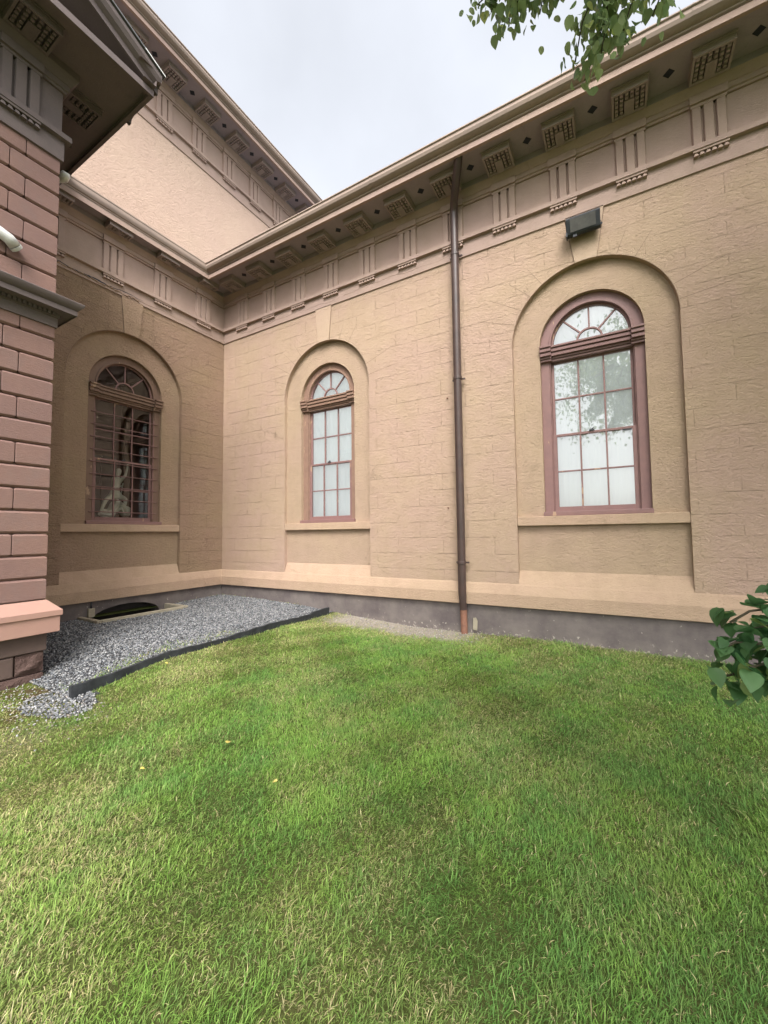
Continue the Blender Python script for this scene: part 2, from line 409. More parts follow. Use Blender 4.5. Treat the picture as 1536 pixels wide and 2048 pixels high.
gx = [x for x in np.arange(0, 3.9, .1) if abs(x-WX) > .04]+[WX, 3.2]; gy = [y for y in np.arange(-4.9, .01, .1) if abs(y-WY0) > .04 and abs(y-WY1) > .04]+[WY0, WY1]
grid_sheet('gravel_bed', gx, gy, 'gravel_base', .006, (0, WX, WY0, WY1), lambda x, y: y > -4.3 and bool(in_gravel(np.array(x), np.array(y))))

def scatter(name, tv, tf, loc, rotm, tint, mat, parent=None):
    """tv (k,3) template verts or (N,k,3); tf faces as list; loc (N,3); rotm (N,3,3)."""
    N = len(loc); k = tv.shape[-2]
    V = np.einsum('nij,nkj->nki', rotm, np.broadcast_to(tv, (N, k, 3))) + loc[:, None, :]
    me = bpy.data.meshes.new(name)
    loops = np.concatenate([np.array(f) for f in tf]); sizes = np.array([len(f) for f in tf])
    nl = len(loops)
    me.vertices.add(N*k); me.vertices.foreach_set('co', V.reshape(-1).astype(np.float32))
    me.loops.add(N*nl); me.loops.foreach_set('vertex_index', (loops[None, :] + (np.arange(N)*k)[:, None]).reshape(-1).astype(np.int32))
    me.polygons.add(N*len(tf))
    starts = np.concatenate([[0], np.cumsum(sizes)[:-1]])
    me.polygons.foreach_set('loop_start', (starts[None, :] + (np.arange(N)*nl)[:, None]).reshape(-1).astype(np.int32))
    try: me.polygons.foreach_set('loop_total', np.tile(sizes, N).astype(np.int32))
    except Exception: pass
    me.update(calc_edges=True)
    a = me.color_attributes.new('tint', 'FLOAT_COLOR', 'POINT')
    t = np.ones((N, k, 4), np.float32); t[:, :, :3] = tint if tint.ndim == 3 else tint[:, None, :]
    a.data.foreach_set('color', t.reshape(-1))
    me.materials.append(MATS[mat])
    o = bpy.data.objects.new(name, me); COL.objects.link(o)
    if parent: o.parent = parent
    return o
def rot_zyx(az, pitch_, roll_):
    ca, sa, cp, sp, cr, sr = np.cos(az), np.sin(az), np.cos(pitch_), np.sin(pitch_), np.cos(roll_), np.sin(roll_)
    o, z = np.ones_like(ca), np.zeros_like(ca)
    A = np.stack([ca,-sa,z, sa,ca,z, z,z,o], -1).reshape(-1,3,3)
    B = np.stack([cp,z,sp, z,o,z, -sp,z,cp], -1).reshape(-1,3,3)
    C_ = np.stack([o,z,z, z,cr,-sr, z,sr,cr], -1).reshape(-1,3,3)
    return A @ B @ C_

# ---- grass
def make_grass(n_try, x0, x1, y0, y1, dens, name, seed, lenf=1.):
    g = np.random.default_rng(seed)
    x = g.uniform(x0, x1, n_try); y = g.uniform(y0, y1, n_try)
    keepp = dens(x, y); k = g.uniform(0, 1, n_try) < keepp
    x, y = x[k], y[k]; N = len(x); z = G(x, y)
    dist = np.hypot(x-CAM.x, y-CAM.y)
    dry = np.clip(.46+.75*lump(x, y, .8, .6)+.5*lump(x, y, 2.7, 2.)+.45*lump(x, y, 7.3, 4.), 0, 1)
    dry = np.clip(dry*.75 + .55*(1-sstep(.1, 1.6, -y))*(1-sstep(5.8, 7.2, x)) + .35*(1-sstep(3.3, 4.6, x)) + .45*sstep(4.3,5.4,-y)*(1-sstep(5.0,7,x)) - .30*sstep(6.6, 8.2, x)*sstep(1.2, 2.5, -y), 0, 1)
    strawp = np.clip(.05+.50*dry**2, 0, .75)
    straw = g.uniform(0, 1, N) < strawp
    L = g.gamma(7, .0046, N)*(1-.08*dry)*lenf; L[straw] *= .85
    L *= 1+.30*lump(x, y, 6.1, 7.); L *= 1+.9*np.exp(-(y/.07)**2)*(x > 6)*g.uniform(0, 1, N); L = np.clip(L, .012, .10)
    wd = (.0007+.0018*g.uniform(0, 1, N)**1.6)*(1+.16*np.clip(dist-1.8, 0, 6))
    flow = 2.2*lump(x, y, .9, 3.)+g.normal(0, 1.25, N)+pi*.3
    lean = np.abs(g.normal(.85, .42, N)); lean[straw] += .35
    lean = np.clip(lean, .05, 1.45)
    bx, by = np.cos(flow), np.sin(flow); px, py = -by, bx
    V = np.zeros((N, 5, 3)); 
    def pt(t, side):
        a = lean*(.35+.9*t)
        h = L*t*np.cos(a*.75); d_ = L*t*np.sin(a)
        return np.stack([bx*d_+px*wd*side, by*d_+py*wd*side, h-.004], -1)
    V[:, 0] = pt(0, -1); V[:, 1] = pt(0, 1); V[:, 2] = pt(.55, .85); V[:, 3] = pt(.55, -.85); V[:, 4] = pt(1.05, 0)
    green = np.array([.19, .39, .062]); green2 = np.array([.33, .50, .11]); blue = np.array([.105, .28, .085]); st = np.array([.72, .66, .36]); st2 = np.array([.52, .44, .22])
    t1 = g.uniform(0, 1, (N, 1)); 
    mixv = np.clip(.40+.35*sstep(6.2, 8.4, x)+.9*lump(x, y, 1.3, 5.)+.6*lump(x, y, 4.3, 1.)+.5*lump(x, y, 9.1, 2.5), 0, 1)[:, None]
    c = green*(1-t1)+green2*t1; c = c*(1-mixv*.45)+blue*mixv*.45
    c = c*(1-dry[:, None]*.55)+np.array([.42, .43, .15])*dry[:, None]*.55
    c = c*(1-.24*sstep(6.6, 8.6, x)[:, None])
    c[straw] = (st*t1+st2*(1-t1))[straw]
    c *= g.uniform(.75, 1.25, (N, 1))
    T = np.repeat(c[:, None, :], 5, 1); T[:, :2] *= .22; T[:, 2:4] *= .95; T[:, 4] *= 1.12  # roots darkened, tips lightened: shade between blades painted into the tint
    loc = np.stack([x, y, z], -1)
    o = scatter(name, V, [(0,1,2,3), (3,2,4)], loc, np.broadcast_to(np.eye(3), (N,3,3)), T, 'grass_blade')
    return o, N
def lawn_dens(x, y):
    dist = np.hypot(x-CAM.x, y-CAM.y)
    d = np.interp(dist, [0, 2.6, 4, 6, 9], [1, 1, .62, .42, .30])
    d *= 1-.93*bare_mask(x, y)
    d *= ~((x < 3.27) & (y > -4.25))
    d *= (1-sstep(.0, .9, 3.75-x)*sstep(4.0, 4.2, -y))+.12
    d *= ~in_gravel(x, y)
    return d
# visible lawn: region in front of the walls and round the viewer
o, n1 = make_grass(1120000, 2.3, 11.0, -6.9, -.02, lawn_dens, 'grass', 3)
tag(o, kind='stuff'); print('grass', n1)
# tufts in the gravel, along the wall and the board
def tuft_dens(x, y):
    a = np.exp(-((x-2.98)/.12)**2)*(y < -2.1)*(y > -4.25)*(.55+.5*lump(x, y, 3))*1.0
    b = np.exp(-(y/.08)**2)*(x < 2.4)*.35*(lump(x, y, 4) > -.1)
    c = np.exp(-((x-3.1)/.12)**2)*np.exp(-((y+3.75)/.25)**2)*.9
    d = np.exp(-(x/.07)**2)*(y > -1.2)*.35
    return np.clip(a+b+c+d, 0, 1)*(x > .0)*(y < -.02)
o, n2 = make_grass(60000, 0, 3.2, -4.25, -.02, tuft_dens, 'weed_grass', 5, 1.45); tag(o, kind='stuff')

# ---- gravel chips
def make_chips(n_try, x0, x1, y0, y1, mask, name, seed, smin=.006, smax=.0145, cols=None):
    g = np.random.default_rng(seed)
    x = g.uniform(x0, x1, n_try); y = g.uniform(y0, y1, n_try); k = mask(x, y)
    x, y = x[k], y[k]; N = len(x)
    ico = [(0,0,-1),(.72,-.53,-.45),(-.28,-.85,-.45),(-.89,0,-.45),(-.28,.85,-.45),(.72,.53,-.45),(.28,-.85,.45),(-.72,-.53,.45),(-.72,.53,.45),(.28,.85,.45),(.89,0,.45),(0,0,1)]
    F = [(0,1,2),(1,0,5),(0,2,3),(0,3,4),(0,4,5),(1,5,10),(2,1,6),(3,2,7),(4,3,8),(5,4,9),(1,10,6),(2,6,7),(3,7,8),(4,8,9),(5,9,10),(6,10,11),(7,6,11),(8,7,11),(9,8,11),(10,9,11)]
    T = np.array(ico)[None] * g.uniform(.72, 1.2, (N, 12, 1))
    s = g.uniform(smin, smax, (N, 1))*np.array([1., 1., 1.])*g.uniform(.6, 1.25, (N, 3)); s[:, 2] *= .65
    T = T*s[:, None, :]
    rm = rot_zyx(g.uniform(0, 2*pi, N), g.normal(0, .35, N), g.normal(0, .35, N))
    z = G(x, y)+.006+g.uniform(0, .012, N)
    cols = cols if cols is not None else np.array([[.145,.155,.17],[.235,.24,.25],[.085,.09,.10],[.18,.18,.18],[.33,.33,.33]])
    c = cols[g.integers(0, len(cols), N)]*g.uniform(.7, 1.2, (N, 1))
    o = scatter(name, T, F, np.stack([x, y, z], -1), rm, c, 'stone_chip'); tag(o, kind='stuff'); return o
make_chips(56000, 0, 3.9, -5.0, -.02, in_gravel, 'gravel', 11)
def sandy(x, y):
    g = np.random.default_rng(2); p = bare_mask(x, y)*((x > 3.24) | (y < -4.3)) 
    p = p + .75*np.exp(-(np.maximum(((x-3.1)**2/.45+(y+4.45)**2/.12)-.55, 0))*1.6)*(y < -4.2)
    return (g.uniform(0, 1, len(x)) < p*.6) & ~((x < 2.3) & (y < -4.14))
make_chips(24000, 2.3, 6.4, -5.5, -.02, sandy, 'grit', 12, .0035, .0115, np.array([[.34,.30,.26],[.45,.42,.39],[.24,.21,.18],[.33,.33,.33]]))
# moss patches beside the gravel spill
def mossm(x, y):
    return (((x-3.55)**2/.22+(y+4.52)**2/.05) < 1+.5*lump(x, y, 5)) | (((x-2.75)**2/.10+(y+4.75)**2/.04) < 1+.5*lump(x, y, 5))
def moss_dens(x, y): return mossm(x, y)*.8
o, n3 = make_grass(40000, 2.3, 4.2, -5.2, -4.2, moss_dens, 'moss', 8, .28); tag(o, kind='stuff')

# ------------------------------------------------------------------ main building
main = tag(empty('museum_building', (0, 0, 0)), 'tan stucco building with arched windows and mutule cornice, meeting in an inner corner', 'building')
BAYS_R = [2.99, 7.69, 12.39]; BAYS_L = [-2.10]
RW, RZ0, RZS = 1.05, .33, 3.92       # recess half width, bottom, spring
OW, OZ0, OZS = .665, 1.335, 3.885    # opening
D1, D2 = .085, .25
def wall_part(bays, u0, u1, z1, matw, rot, seed):
    mb = MB()
    face_with_holes(mb, [(u0, .28), (u1, .28), (u1, z1), (u0, z1)], [arch_loop(b, RW, RZ0, RZS) for b in bays], 0)
    for b in bays: jamb(mb, arch_loop(b, RW, RZ0, RZS), 0, D1+.0, True)
    w = mb.build('wall', matw, main, fix=False, rot=rot)
    mb = MB()
    for b in bays:
        zt = .53
        lo = arch_loop(b, RW, zt, RZS); ho = arch_loop(b, OW, OZ0, OZS)
        face_with_holes(mb, lo, [ho], D1)
        jamb(mb, ho, D1, D2)
        r = mb.build('window_recess', 'stucco_recess' if rot == 0 else 'stucco_left_smooth', main, fix=False, rot=rot); mb = MB()
        # sloped apron at the foot of the recess and the sill band
        mb.add([(b-RW, 0, RZ0), (b+RW, 0, RZ0), (b+RW, D1, zt), (b-RW, D1, zt)], [(0,1,2,3)])
        mb.build('recess_apron', 'stucco_plinth', r, fix=False); mb = MB()
        mb.box(b-RW+.002, b+RW-.002, .012, D1+.05, 1.20, 1.337)
        mb.build('sill_band', 'stucco_plinth', r, bevel=.008); mb = MB()
        kt, kb = (.25 if b > 7 and b < 8 else .20), .14
        prof = []
        for i in range(9):
            uu = -kb+2*kb*i/8; prof.append((b+uu, RZS+sqrt(RW**2-uu**2)-.012))
        prof += [(b+kt, 5.66), (b-kt, 5.66)]
        mb.add([(a, -.022, z) for a, z in prof]+[(a, .03, z) for a, z in prof],
               [tuple(range(len(prof)))]+[(i, (i+1) % len(prof), len(prof)+(i+1) % len(prof), len(prof)+i) for i in range(len(prof))])
        mb.build('keystone', 'stucco_keystone' if rot == 0 else 'stucco_left_smooth', r, fix=True, bevel=.004); mb = MB()
        # scored voussoir joints fanning out to the coursing
        rr = random.Random(seed)
        for side in (-1, 1):
            for ang in (21, 34, 46, 58, 70, 82):
                a = R(ang); x0_, z0_ = RW*1.01*sin(a), RW*1.01*cos(a)
                le = .30/max(cos(a), .45); le = min(le, .62)
                if rr.random() < .18: continue
                x1_, z1_ = x0_+le*sin(a), z0_+le*cos(a); w_ = .0028
                nx, nz = cos(a)*w_, -sin(a)*w_
                zz = RZS
                mb.add([(b+side*(x0_-nx), -.0016, zz+z0_-nz), (b+side*(x0_+nx), -.0016, zz+z0_+nz), (b+side*(x1_+nx*.5), -.0016, zz+z1_+nz*.5), (b+side*(x1_-nx*.5), -.0016, zz+z1_-nz*.5)], [(0,1,2,3)])
        for s_ in (-1, 1):
            mb.add([(b+s_*(kb-.001), -.0016, RZS+1.04), (b+s_*(kb+.007), -.0016, RZS+1.04), (b+s_*(kt+.007), -.0016, 5.64), (b+s_*(kt-.001), -.0016, 5.64)], [(0,1,2,3)])
        mb.add([(b+(RW+.004*q)*cos(pi*i/40), -.0016, RZS+(RW+.004*q)*sin(pi*i/40)) for i in range(41) for q in (0, 1)], [(2*i, 2*i+1, 2*i+3, 2*i+2) for i in range(40)])  # dark ribbon along the arch edge: painted arris shadow, also links the joints
        mb.build('joints_and_arris_shade', 'grout', r, fix=False); mb = MB()
    return w
wall_part(BAYS_R, 0, 14, 5.66, 'stucco_right', 0, 1)
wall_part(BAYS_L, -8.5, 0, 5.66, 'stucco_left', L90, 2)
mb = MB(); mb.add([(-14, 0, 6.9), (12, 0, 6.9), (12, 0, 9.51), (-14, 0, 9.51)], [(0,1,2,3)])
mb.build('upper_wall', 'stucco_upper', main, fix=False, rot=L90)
# plinth band + bevel, mitred at the inner corner
PLP = [(0.0, .335), (.012, .315), (.06, .185), (.062, .18), (.062, .002), (.055, -.004), (-.06, -.004)]
mb = MB(); mb.prism(PLP, [lambda p: (14, -p), lambda p: (p, -p)])
mb.build('plinth', 'stucco_plinth', main, fix=False)
mb = MB(); mb.prism(PLP, [lambda p: (p, -p), lambda p: (p, -8.5)])
mb.build('plinth', 'stucco_plinth', main, fix=False)
mb = MB(); mb.prism([(0, .01), (0, -.9)], [lambda p: (14, -p), lambda p: (-.03, -p)])
mb.build('foundation', 'foundation', main, fix=False)
# left foundation with the basement arch
mb = MB()
ar = [(-2.66, -.9), (-1.46, -.9), (-1.46, -.34)]
for i in range(13):
    a = pi*i/12; ar.append((-2.06+.60*cos(a), -.34+.215*sin(a)))
ar = ar[:2]+ar[3:]
face_with_holes(mb, [(-8.5, -.92), (0, -.92), (0, .01), (-8.5, .01)], [ar], 0.005)
jamb(mb, ar, .005, .30)
f_ = mb.build('foundation', 'foundation', main, fix=False, rot=L90)
mb = MB(); mb.box(-2.72, -1.40, .28, .5, -.95, 0.0); mb.build('basement_shutter', 'pit_dark', f_)

# cornices
PROF = [(.0,5.635),(.022,5.643),(.022,5.885),(.078,5.892),(.078,5.955),(.0,5.965),(.0,6.50),(.028,6.502),(.030,6.53),(.05,6.538),(.05,6.60),(.062,6.606),(.12,6.70),(.12,6.785),(.655,6.79),(.655,6.745),(.70,6.745),(.70,6.825),(.675,6.832),(.675,6.850),(.702,6.862),(.706,6.880),(.745,6.888),(.785,6.915),(.802,6.955),(.796,7.005),(.815,7.016),(.812,7.034),(.77,7.034),(.70,6.97),(.10,7.10)]
def pl(p): return p if p <= .12 else .12+(p-.12)*(.275/.68)
n = len(PROF)
def cornice_mats(o, nseg=1, swap=('soffit_shade', 'gutter_paint')):
    for mname in swap: o.data.materials.append(MATS[mname])
    for i, pg in enumerate(o.data.polygons):
        k = i % (len(PROF)-1)
        if 12 <= k <= 13: pg.material_index = 1
        elif k >= 18: pg.material_index = 2
def mitred(name, pR, pL, dz, endR, endL, mat):
    vsR = []; vsL = []
    for (p, z) in PROF:
        a, b = pR(p), pL(p)
        vsR += [(endR, -a, z+dz), (b, -a, z+dz)]; vsL += [(b, -a, z+dz), (b, endL, z+dz)]
    fs = [(2*i, 2*i+1, 2*i+3, 2*i+2) for i in range(n-1)]
    out = []
    if endR is not None:
        mb = MB(); mb.add(vsR, fs); out.append(mb.build(name, mat, main, fix=False)); cornice_mats(out[-1]); smooth_by_angle(out[-1], 28)
    mb = MB(); mb.add(vsL, fs); out.append(mb.build(name, mat, main, fix=False)); cornice_mats(out[-1]); smooth_by_angle(out[-1], 28)
    return out
mitred('cornice', lambda p: p, pl, 0, 14, -8.5, 'trim_paint')
DZU = 3.85
mb = MB(); mb.prism([(p, z+DZU) for p, z in PROF], [lambda p: (p, 12), lambda p: (p, -14)])
uc_ = mb.build('upper_cornice', 'trim_paint', main, fix=False); cornice_mats(uc_); smooth_by_angle(uc_, 28)
# gutter joints (thin collars along the gutters)
def collar(u, fn, dz=0, pm=lambda p: p):
    pr = [(pm(p)+.004, z+dz) for p, z in PROF[20:28]]
    mb = MB(); mb.prism(pr, [lambda p: fn(p, u-.012), lambda p: fn(p, u+.012)]); return mb
for u in (1.9, 4.6, 8.9): collar(u, lambda p, q: (q, -p)).build('gutter_joint', 'gutter_paint', main, fix=False)
for u in (-2.4, -.55): collar(u, lambda p, q: (p, q), 0, pl).build('gutter_joint', 'gutter_paint', main, fix=False)
for u in (-2.2, .35): collar(u, lambda p, q: (p, q), DZU).build('gutter_joint', 'gutter_paint', main, fix=False)
# roofs
mb = MB(); mb.add([(.3, -.74, 7.05), (14, -.74, 7.05), (14, 9, 9.0), (0, 9, 9.0), (0, -.74, 7.05)], [(0,1,2,3,4)]); mb.build('roof', 'roof_metal', main, fix=False)
mb = MB(); mb.add([(.76, -14, 7.0+DZU), (.76, 12, 7.0+DZU), (-7, 12, 9+DZU), (-7, -14, 9+DZU)], [(0,1,2,3)]); mb.build('roof', 'roof_metal', main, fix=False)
# shell that keeps daylight out of the rooms
mb = MB(); mb.box(-.02, 14, .9, 9, -.9, 6.9); mb.build('inner_block', 'pit_dark', main)

# triglyphs, guttae, mutules, soffit vents (local: u along wall, y<0 outwards, z relative to lower cornice)
def tri_mesh():
    mb = MB(); pl_ = [(-.18,.0),(-.166,-.045),(-.082,-.045),(-.070,-.002),(-.058,-.002),(-.046,-.045),(.046,-.045),(.058,-.002),(.070,-.002),(.082,-.045),(.166,-.045),(.18,.0)]
    k = len(pl_)
    mb.add([(a, b, 5.957) for a, b in pl_]+[(a, b, 6.462) for a, b in pl_], [(i, i+1, k+i+1, k+i) for i in range(k-1)]+[tuple(range(k)), tuple(range(k, 2*k))[::-1]])
    mb.box(-.183, .183, -.049, .0, 6.462, 6.502)
    mb.box(-.192, .192, -.078, -.045, 6.500, 6.602)
    return mb
def gut_mesh():
    mb = MB(); mb.box(-.18, .18, -.066, -.020, 5.862, 5.8905)
    for i in range(6):
        c = -.15+.06*i; t, b, zt, zb = .011, .0262, 5.862, 5.812
        mb.add([(c-t,-.050,zt),(c+t,-.050,zt),(c+t,-.022,zt),(c-t,-.022,zt),(c-b,-.068,zb),(c+b,-.068,zb),(c+b,-.018,zb),(c-b,-.018,zb)],
               [(0,1,2,3),(4,7,6,5),(0,4,5,1),(1,5,6,2),(2,6,7,3),(3,7,4,0)])
    return mb
def mut_gap_shade(pb, pf):  # thin dark sheet: painted shade in the gaps between guttae
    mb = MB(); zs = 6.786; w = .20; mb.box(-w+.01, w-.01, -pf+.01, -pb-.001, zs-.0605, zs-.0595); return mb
def mut_mesh(pb, pf):
    mb = MB(); zs = 6.786; w = .20
    mb.box(-w, w, -pf, -pb, zs-.058, zs)
    zb = zs-.098; dd = pf-pb
    bt = .026
    mb.box(-w, w, -pf, -pf+bt, zb, zs-.0605)
    mb.box(-w, -w+bt, -pf+bt+.0005, -pb, zb, zs-.0605); mb.box(w-bt, w, -pf+bt+.0005, -pb, zb, zs-.0605)
    nr = 5; iw = 2*(w-bt); il = dd-bt-.04; cw, cl = iw/6, il/nr
    mb.box(-cw+.002, cw-.002, -pf+bt+2*cl+.004, -pb-.002, zb, zs-.0605)
    mb.box(-w+bt+.0005, -cw+.0015, -pb-.038, -pb-.002, zb, zs-.0605); mb.box(cw-.0015, w-bt-.0005, -pb-.038, -pb-.002, zb, zs-.0605)
    for r in range(nr):
        for c in range(6):
            if c in (2, 3) and r >= 2: continue
            x = -w+bt+cw*(c+.5); y = -pf+bt+cl*(r+.5); a, b = cw*.40, cl*.40
            mb.add([(x-a,y-b,zs-.0605),(x+a,y-b,zs-.0605),(x+a,y+b,zs-.0605),(x-a,y+b,zs-.0605),(x-a*.7,y-b*.7,zb+.003),(x+a*.7,y-b*.7,zb+.003),(x+a*.7,y+b*.7,zb+.003),(x-a*.7,y+b*.7,zb+.003)],
                   [(4,5,6,7),(0,1,5,4),(1,2,6,5),(2,3,7,6),(3,0,4,7)])
    # slim moulding along the head of the block
    mb.box(-w-.012, w+.012, -pf-.012, -pb, zs-.018, zs+.0)
    return mb
def vent_mesh():
    mb = MB(); mb.add([(-.062,0,6.783),(0,-.062,6.783),(.062,0,6.783),(0,.062,6.783),(-.062,0,6.80),(0,-.062,6.80),(.062,0,6.80),(0,.062,6.80)],
                      [(0,1,2,3),(0,1,5,4),(1,2,6,5),(2,3,7,6),(3,0,4,7)]); return mb
protos = {}
def frieze(parent, centers, loc, rot, mats=('trim_paint', 'trim_paint', 'trim_shadowed'), pb=.125, pf=.50, key='a', vents=True):
    sp = abs(centers[1]-centers[0]) if len(centers) > 1 else .85
    for i, u in enumerate(centers):
        l = (loc[0]+cos(rot)*u, loc[1]+sin(rot)*u, loc[2])
        if key not in protos:
            t = tri_mesh().build('triglyph', mats[0], parent, bevel=.003, loc=l, rot=rot)
            gut_mesh().build('guttae', mats[1], t)
            m_ = mut_mesh(pb, pf).build('mutule', mats[2], parent, loc=l, rot=rot); mut_gap_shade(pb, pf).build('mutule_gap_shade', 'gap_shade', m_)
            v_ = vent_mesh().build('soffit_vent', 'vent_dark', parent, loc=l, rot=rot) if vents else None
            protos[key] = (t, m_, v_)
        else:
            t, m_, v_ = protos[key]
            copy_part(t, parent, l, rot); copy_part(m_, parent, l, rot)
            if v_: v_ = copy_part(v_, parent, l, rot)
        if v_:
            d = sp*.5; pv = .355
            v_.location = (l[0]+cos(rot)*d+sin(rot)*pv, l[1]+sin(rot)*d-cos(rot)*pv, l[2])
TR = [.6605+.8465*k for k in range(16)]
frieze(main, TR, (0, 0, 0), 0)
TL = [-.584-.941*k for k in range(4)]
frieze(main, TL, (0, 0, 0), L90, key='b', pb=.125, pf=.30, vents=False)
TU = [-1.558+.818*k for k in range(-3, 11)]
frieze(main, TU, (0, 0, DZU), L90, key='a')

# cracked, flaking render along the architraves
def crack(u0, u1, z, rot, wmax, seed, mat, p=.0235):
    r = random.Random(seed); mb = MB(); u = u0; top = []; bot = []
    ph = r.random()*6
    while u < u1:
        t = (u-u0)/(u1-u0); zz = z+.018*sin(u*3+ph)+.010*sin(u*11+ph)+r.uniform(-.006, .006)
        w = wmax*(.25+.75*abs(sin(u*2.1+ph))*r.uniform(.3, 1))*(1-t*.6)
        top.append((u, -p, zz+w)); bot.append((u, -p, zz-w*r.uniform(.3, 1))); u += r.uniform(.015, .05)
    k = len(top); mb.add(top+bot, [(i, i+1, k+i+1, k+i) for i in range(k-1)])
    return mb.build('wall_crack', mat, main, fix=False, rot=rot)
crack(-3.4, -1.9, 5.72, L90, .026, 1, 'vent_dark'); crack(-2.4, -.3, 5.70, L90, .014, 2, 'grout')
crack(.6, 3.3, 5.735, 0, .009, 3, 'grout'); crack(3.5, 5.7, 5.745, 0, .010, 4, 'grout')
mb = MB(); r_ = random.Random(4)
for i in range(34):      # crumbled plaster lip below the open crack
    u = -3.35+i*.04+r_.uniform(-.01, .01); s = r_.uniform(.006, .02); z = 5.69+r_.uniform(-.012, .012)
    mb.box(u, u+.045, -.022-s, -.01, z-.012, z+r_.uniform(.002, .012))
mb.build('crumbled_plaster', 'stucco_left', main, rot=L90, bevel=.004)

# ------------------------------------------------------------------ windows (built once per bay)
for nm_, c_ in (('frame_tan', (.25, .155, .115)), ('frame_umber', (.185, .115, .085))):
    painted(nm_, c_, tuple(x*.85 for x in c_), 9, .15, .55, .35, chip=(.34, .23, .16))
def window(uc, rot, kind):
    fr = MB(); Y = .155
    FM = {'big': 'brown_frame', 'plain': 'frame_tan', 'bars': 'frame_umber'}[kind]; TM = {'big': 'brown_dark', 'plain': 'frame_tan', 'bars': 'frame_umber'}[kind]
    # flat casing: side boards and arch board, head 2.54 meeting
    for s in (-1, 1):
        a, b = sorted((s*OW, s*.545)); fr.box(uc+a, uc+b, Y, D2+.06, OZ0+.065, 3.66)
    fr.arcband(uc, OZS, .545, OW, Y, D2+.06)
    win = fr.build('window', FM, main, fix=True, rot=rot, bevel=.003)
    # stop bead ring and inner jamb
    mb = MB(); mb.arcband(uc, OZS+.012, .515, .546, Y-.014, .30, 0, 180)
    for s in (-1, 1):
        a, b = sorted((s*.5455, s*.53)); mb.box(uc+a, uc+b, Y+.02, .30, OZ0+.066, 3.66)
    mb.build('stop_bead', TM, win, bevel=.004)
    # bottom rail / wooden sill
    mb = MB(); mb.box(uc-OW-.01, uc+OW+.01, .045, .31, OZ0+.004, OZ0+.064); mb.build('window_sill', 'brown_frame', win, bevel=.006)
    # impost moulding: stepped transom with capitals over the casings
    mb = MB()
    steps = [(3.872, 3.842, .050), (3.8415, 3.822, .072), (3.8215, 3.782, .062), (3.7815, 3.765, .088), (3.7645, 3.722, .078), (3.7215, 3.690, .112), (3.6895, 3.655, .130)]
    for z1, z0, y in steps:
        for s in (-1, 1):
            a, b = sorted((s*(OW-.001), s*.510)); mb.box(uc+a, uc+b, y-.02, .27, z0, z1)
        mb.box(uc-.5095, uc+.5095, y+.03, .27, z0, z1)
    mb.build('transom_moulding', TM, win, bevel=.004)
    # fanlight sash
    mb = MB(); zc = 3.905
    mb.arcband(uc, zc, .488, .516, .205, .255); mb.arcband(uc, zc, .150, .175, .212, .250, 0, 180, 20)
    mb.box(uc-.515, uc+.515, .206, .254, 3.872, 3.905)
    for ang in (46, 90, 134):
        a = R(ang); c, s = cos(a), sin(a); w = .011
        p0, p1 = .170, .492
        q = [(uc+p0*c-w*s, zc+p0*s+w*c), (uc+p0*c+w*s, zc+p0*s-w*c), (uc+p1*c+w*s, zc+p1*s-w*c), (uc+p1*c-w*s, zc+p1*s+w*c)]
        mb.add([(x, .214, z) for x, z in q]+[(x, .248, z) for x, z in q], [(0,1,2,3),(4,7,6,5),(0,4,5,1),(1,5,6,2),(2,6,7,3),(3,7,4,0)])
    mb.build('fanlight_sash', 'brown_frame', win, bevel=.003)
    # sliding sashes
    def sash(z0, z1, y, sw, bot, top):
        mb = MB(); y2 = y+.04; h = .53
        for s in (-1, 1):
            a, b = sorted((s*h, s*(h-sw))); mb.box(uc+a, uc+b, y, y2, z0, z1)
        mb.box(uc-h+sw, uc+h-sw, y+.001, y2-.001, z0, z0+bot); mb.box(uc-h+sw, uc+h-sw, y+.001, y2-.001, z1-top, z1)
        g0, g1 = z0+bot, z1-top; gm = (g0+g1)/2
        for x in (-.165, .165): mb.box(uc+x-.011, uc+x+.011, y+.004, y2-.004, g0-.001, g1+.001)
        for (a, b) in ((-h+sw, -.176), (-.154, .154), (.176, h-sw)): mb.box(uc+a-.001, uc+b+.001, y+.006, y2-.006, gm-.011, gm+.011)
        return mb
    sash(2.515, 3.672, .235, .036, .032, .036).build('upper_sash', 'brown_frame', win, bevel=.003)
    sash(1.398, 2.550, .190, .052, .075, .034).build('lower_sash', 'brown_frame', win, bevel=.003)
    mb = MB(); mb.box(uc-.05, uc+.02, .170, .195, 2.551, 2.566); mb.tube([(uc-.02, .18, 2.566), (uc+.01, .18, 2.585)], .008, 8)
    if kind == 'big': mb.box(uc+.37, uc+.47, .172, .192, 2.498, 2.514)
    mb.build('sash_lock', 'black_metal', win)
    # panes: fanlight, upper, lower
    mb = MB()
    mb.add([(uc-.50, .232, 3.89), (uc+.50, .232, 3.89)]+[(uc+.50*cos(pi*i/30), .232, 3.90+.50*sin(pi*i/30)) for i in range(31)], [tuple(range(33))])
    mb.poly([(uc-.51, .256, 2.53), (uc+.51, .256, 2.53), (uc+.51, .256, 3.65), (uc-.51, .256, 3.65)])
    mb.poly([(uc-.50, .211, 1.45), (uc+.50, .211, 1.45), (uc+.50, .211, 2.53), (uc-.50, .211, 2.53)])
    mb.build('glass', 'glass_shaded' if kind == 'bars' else 'glass', win, fix=False)
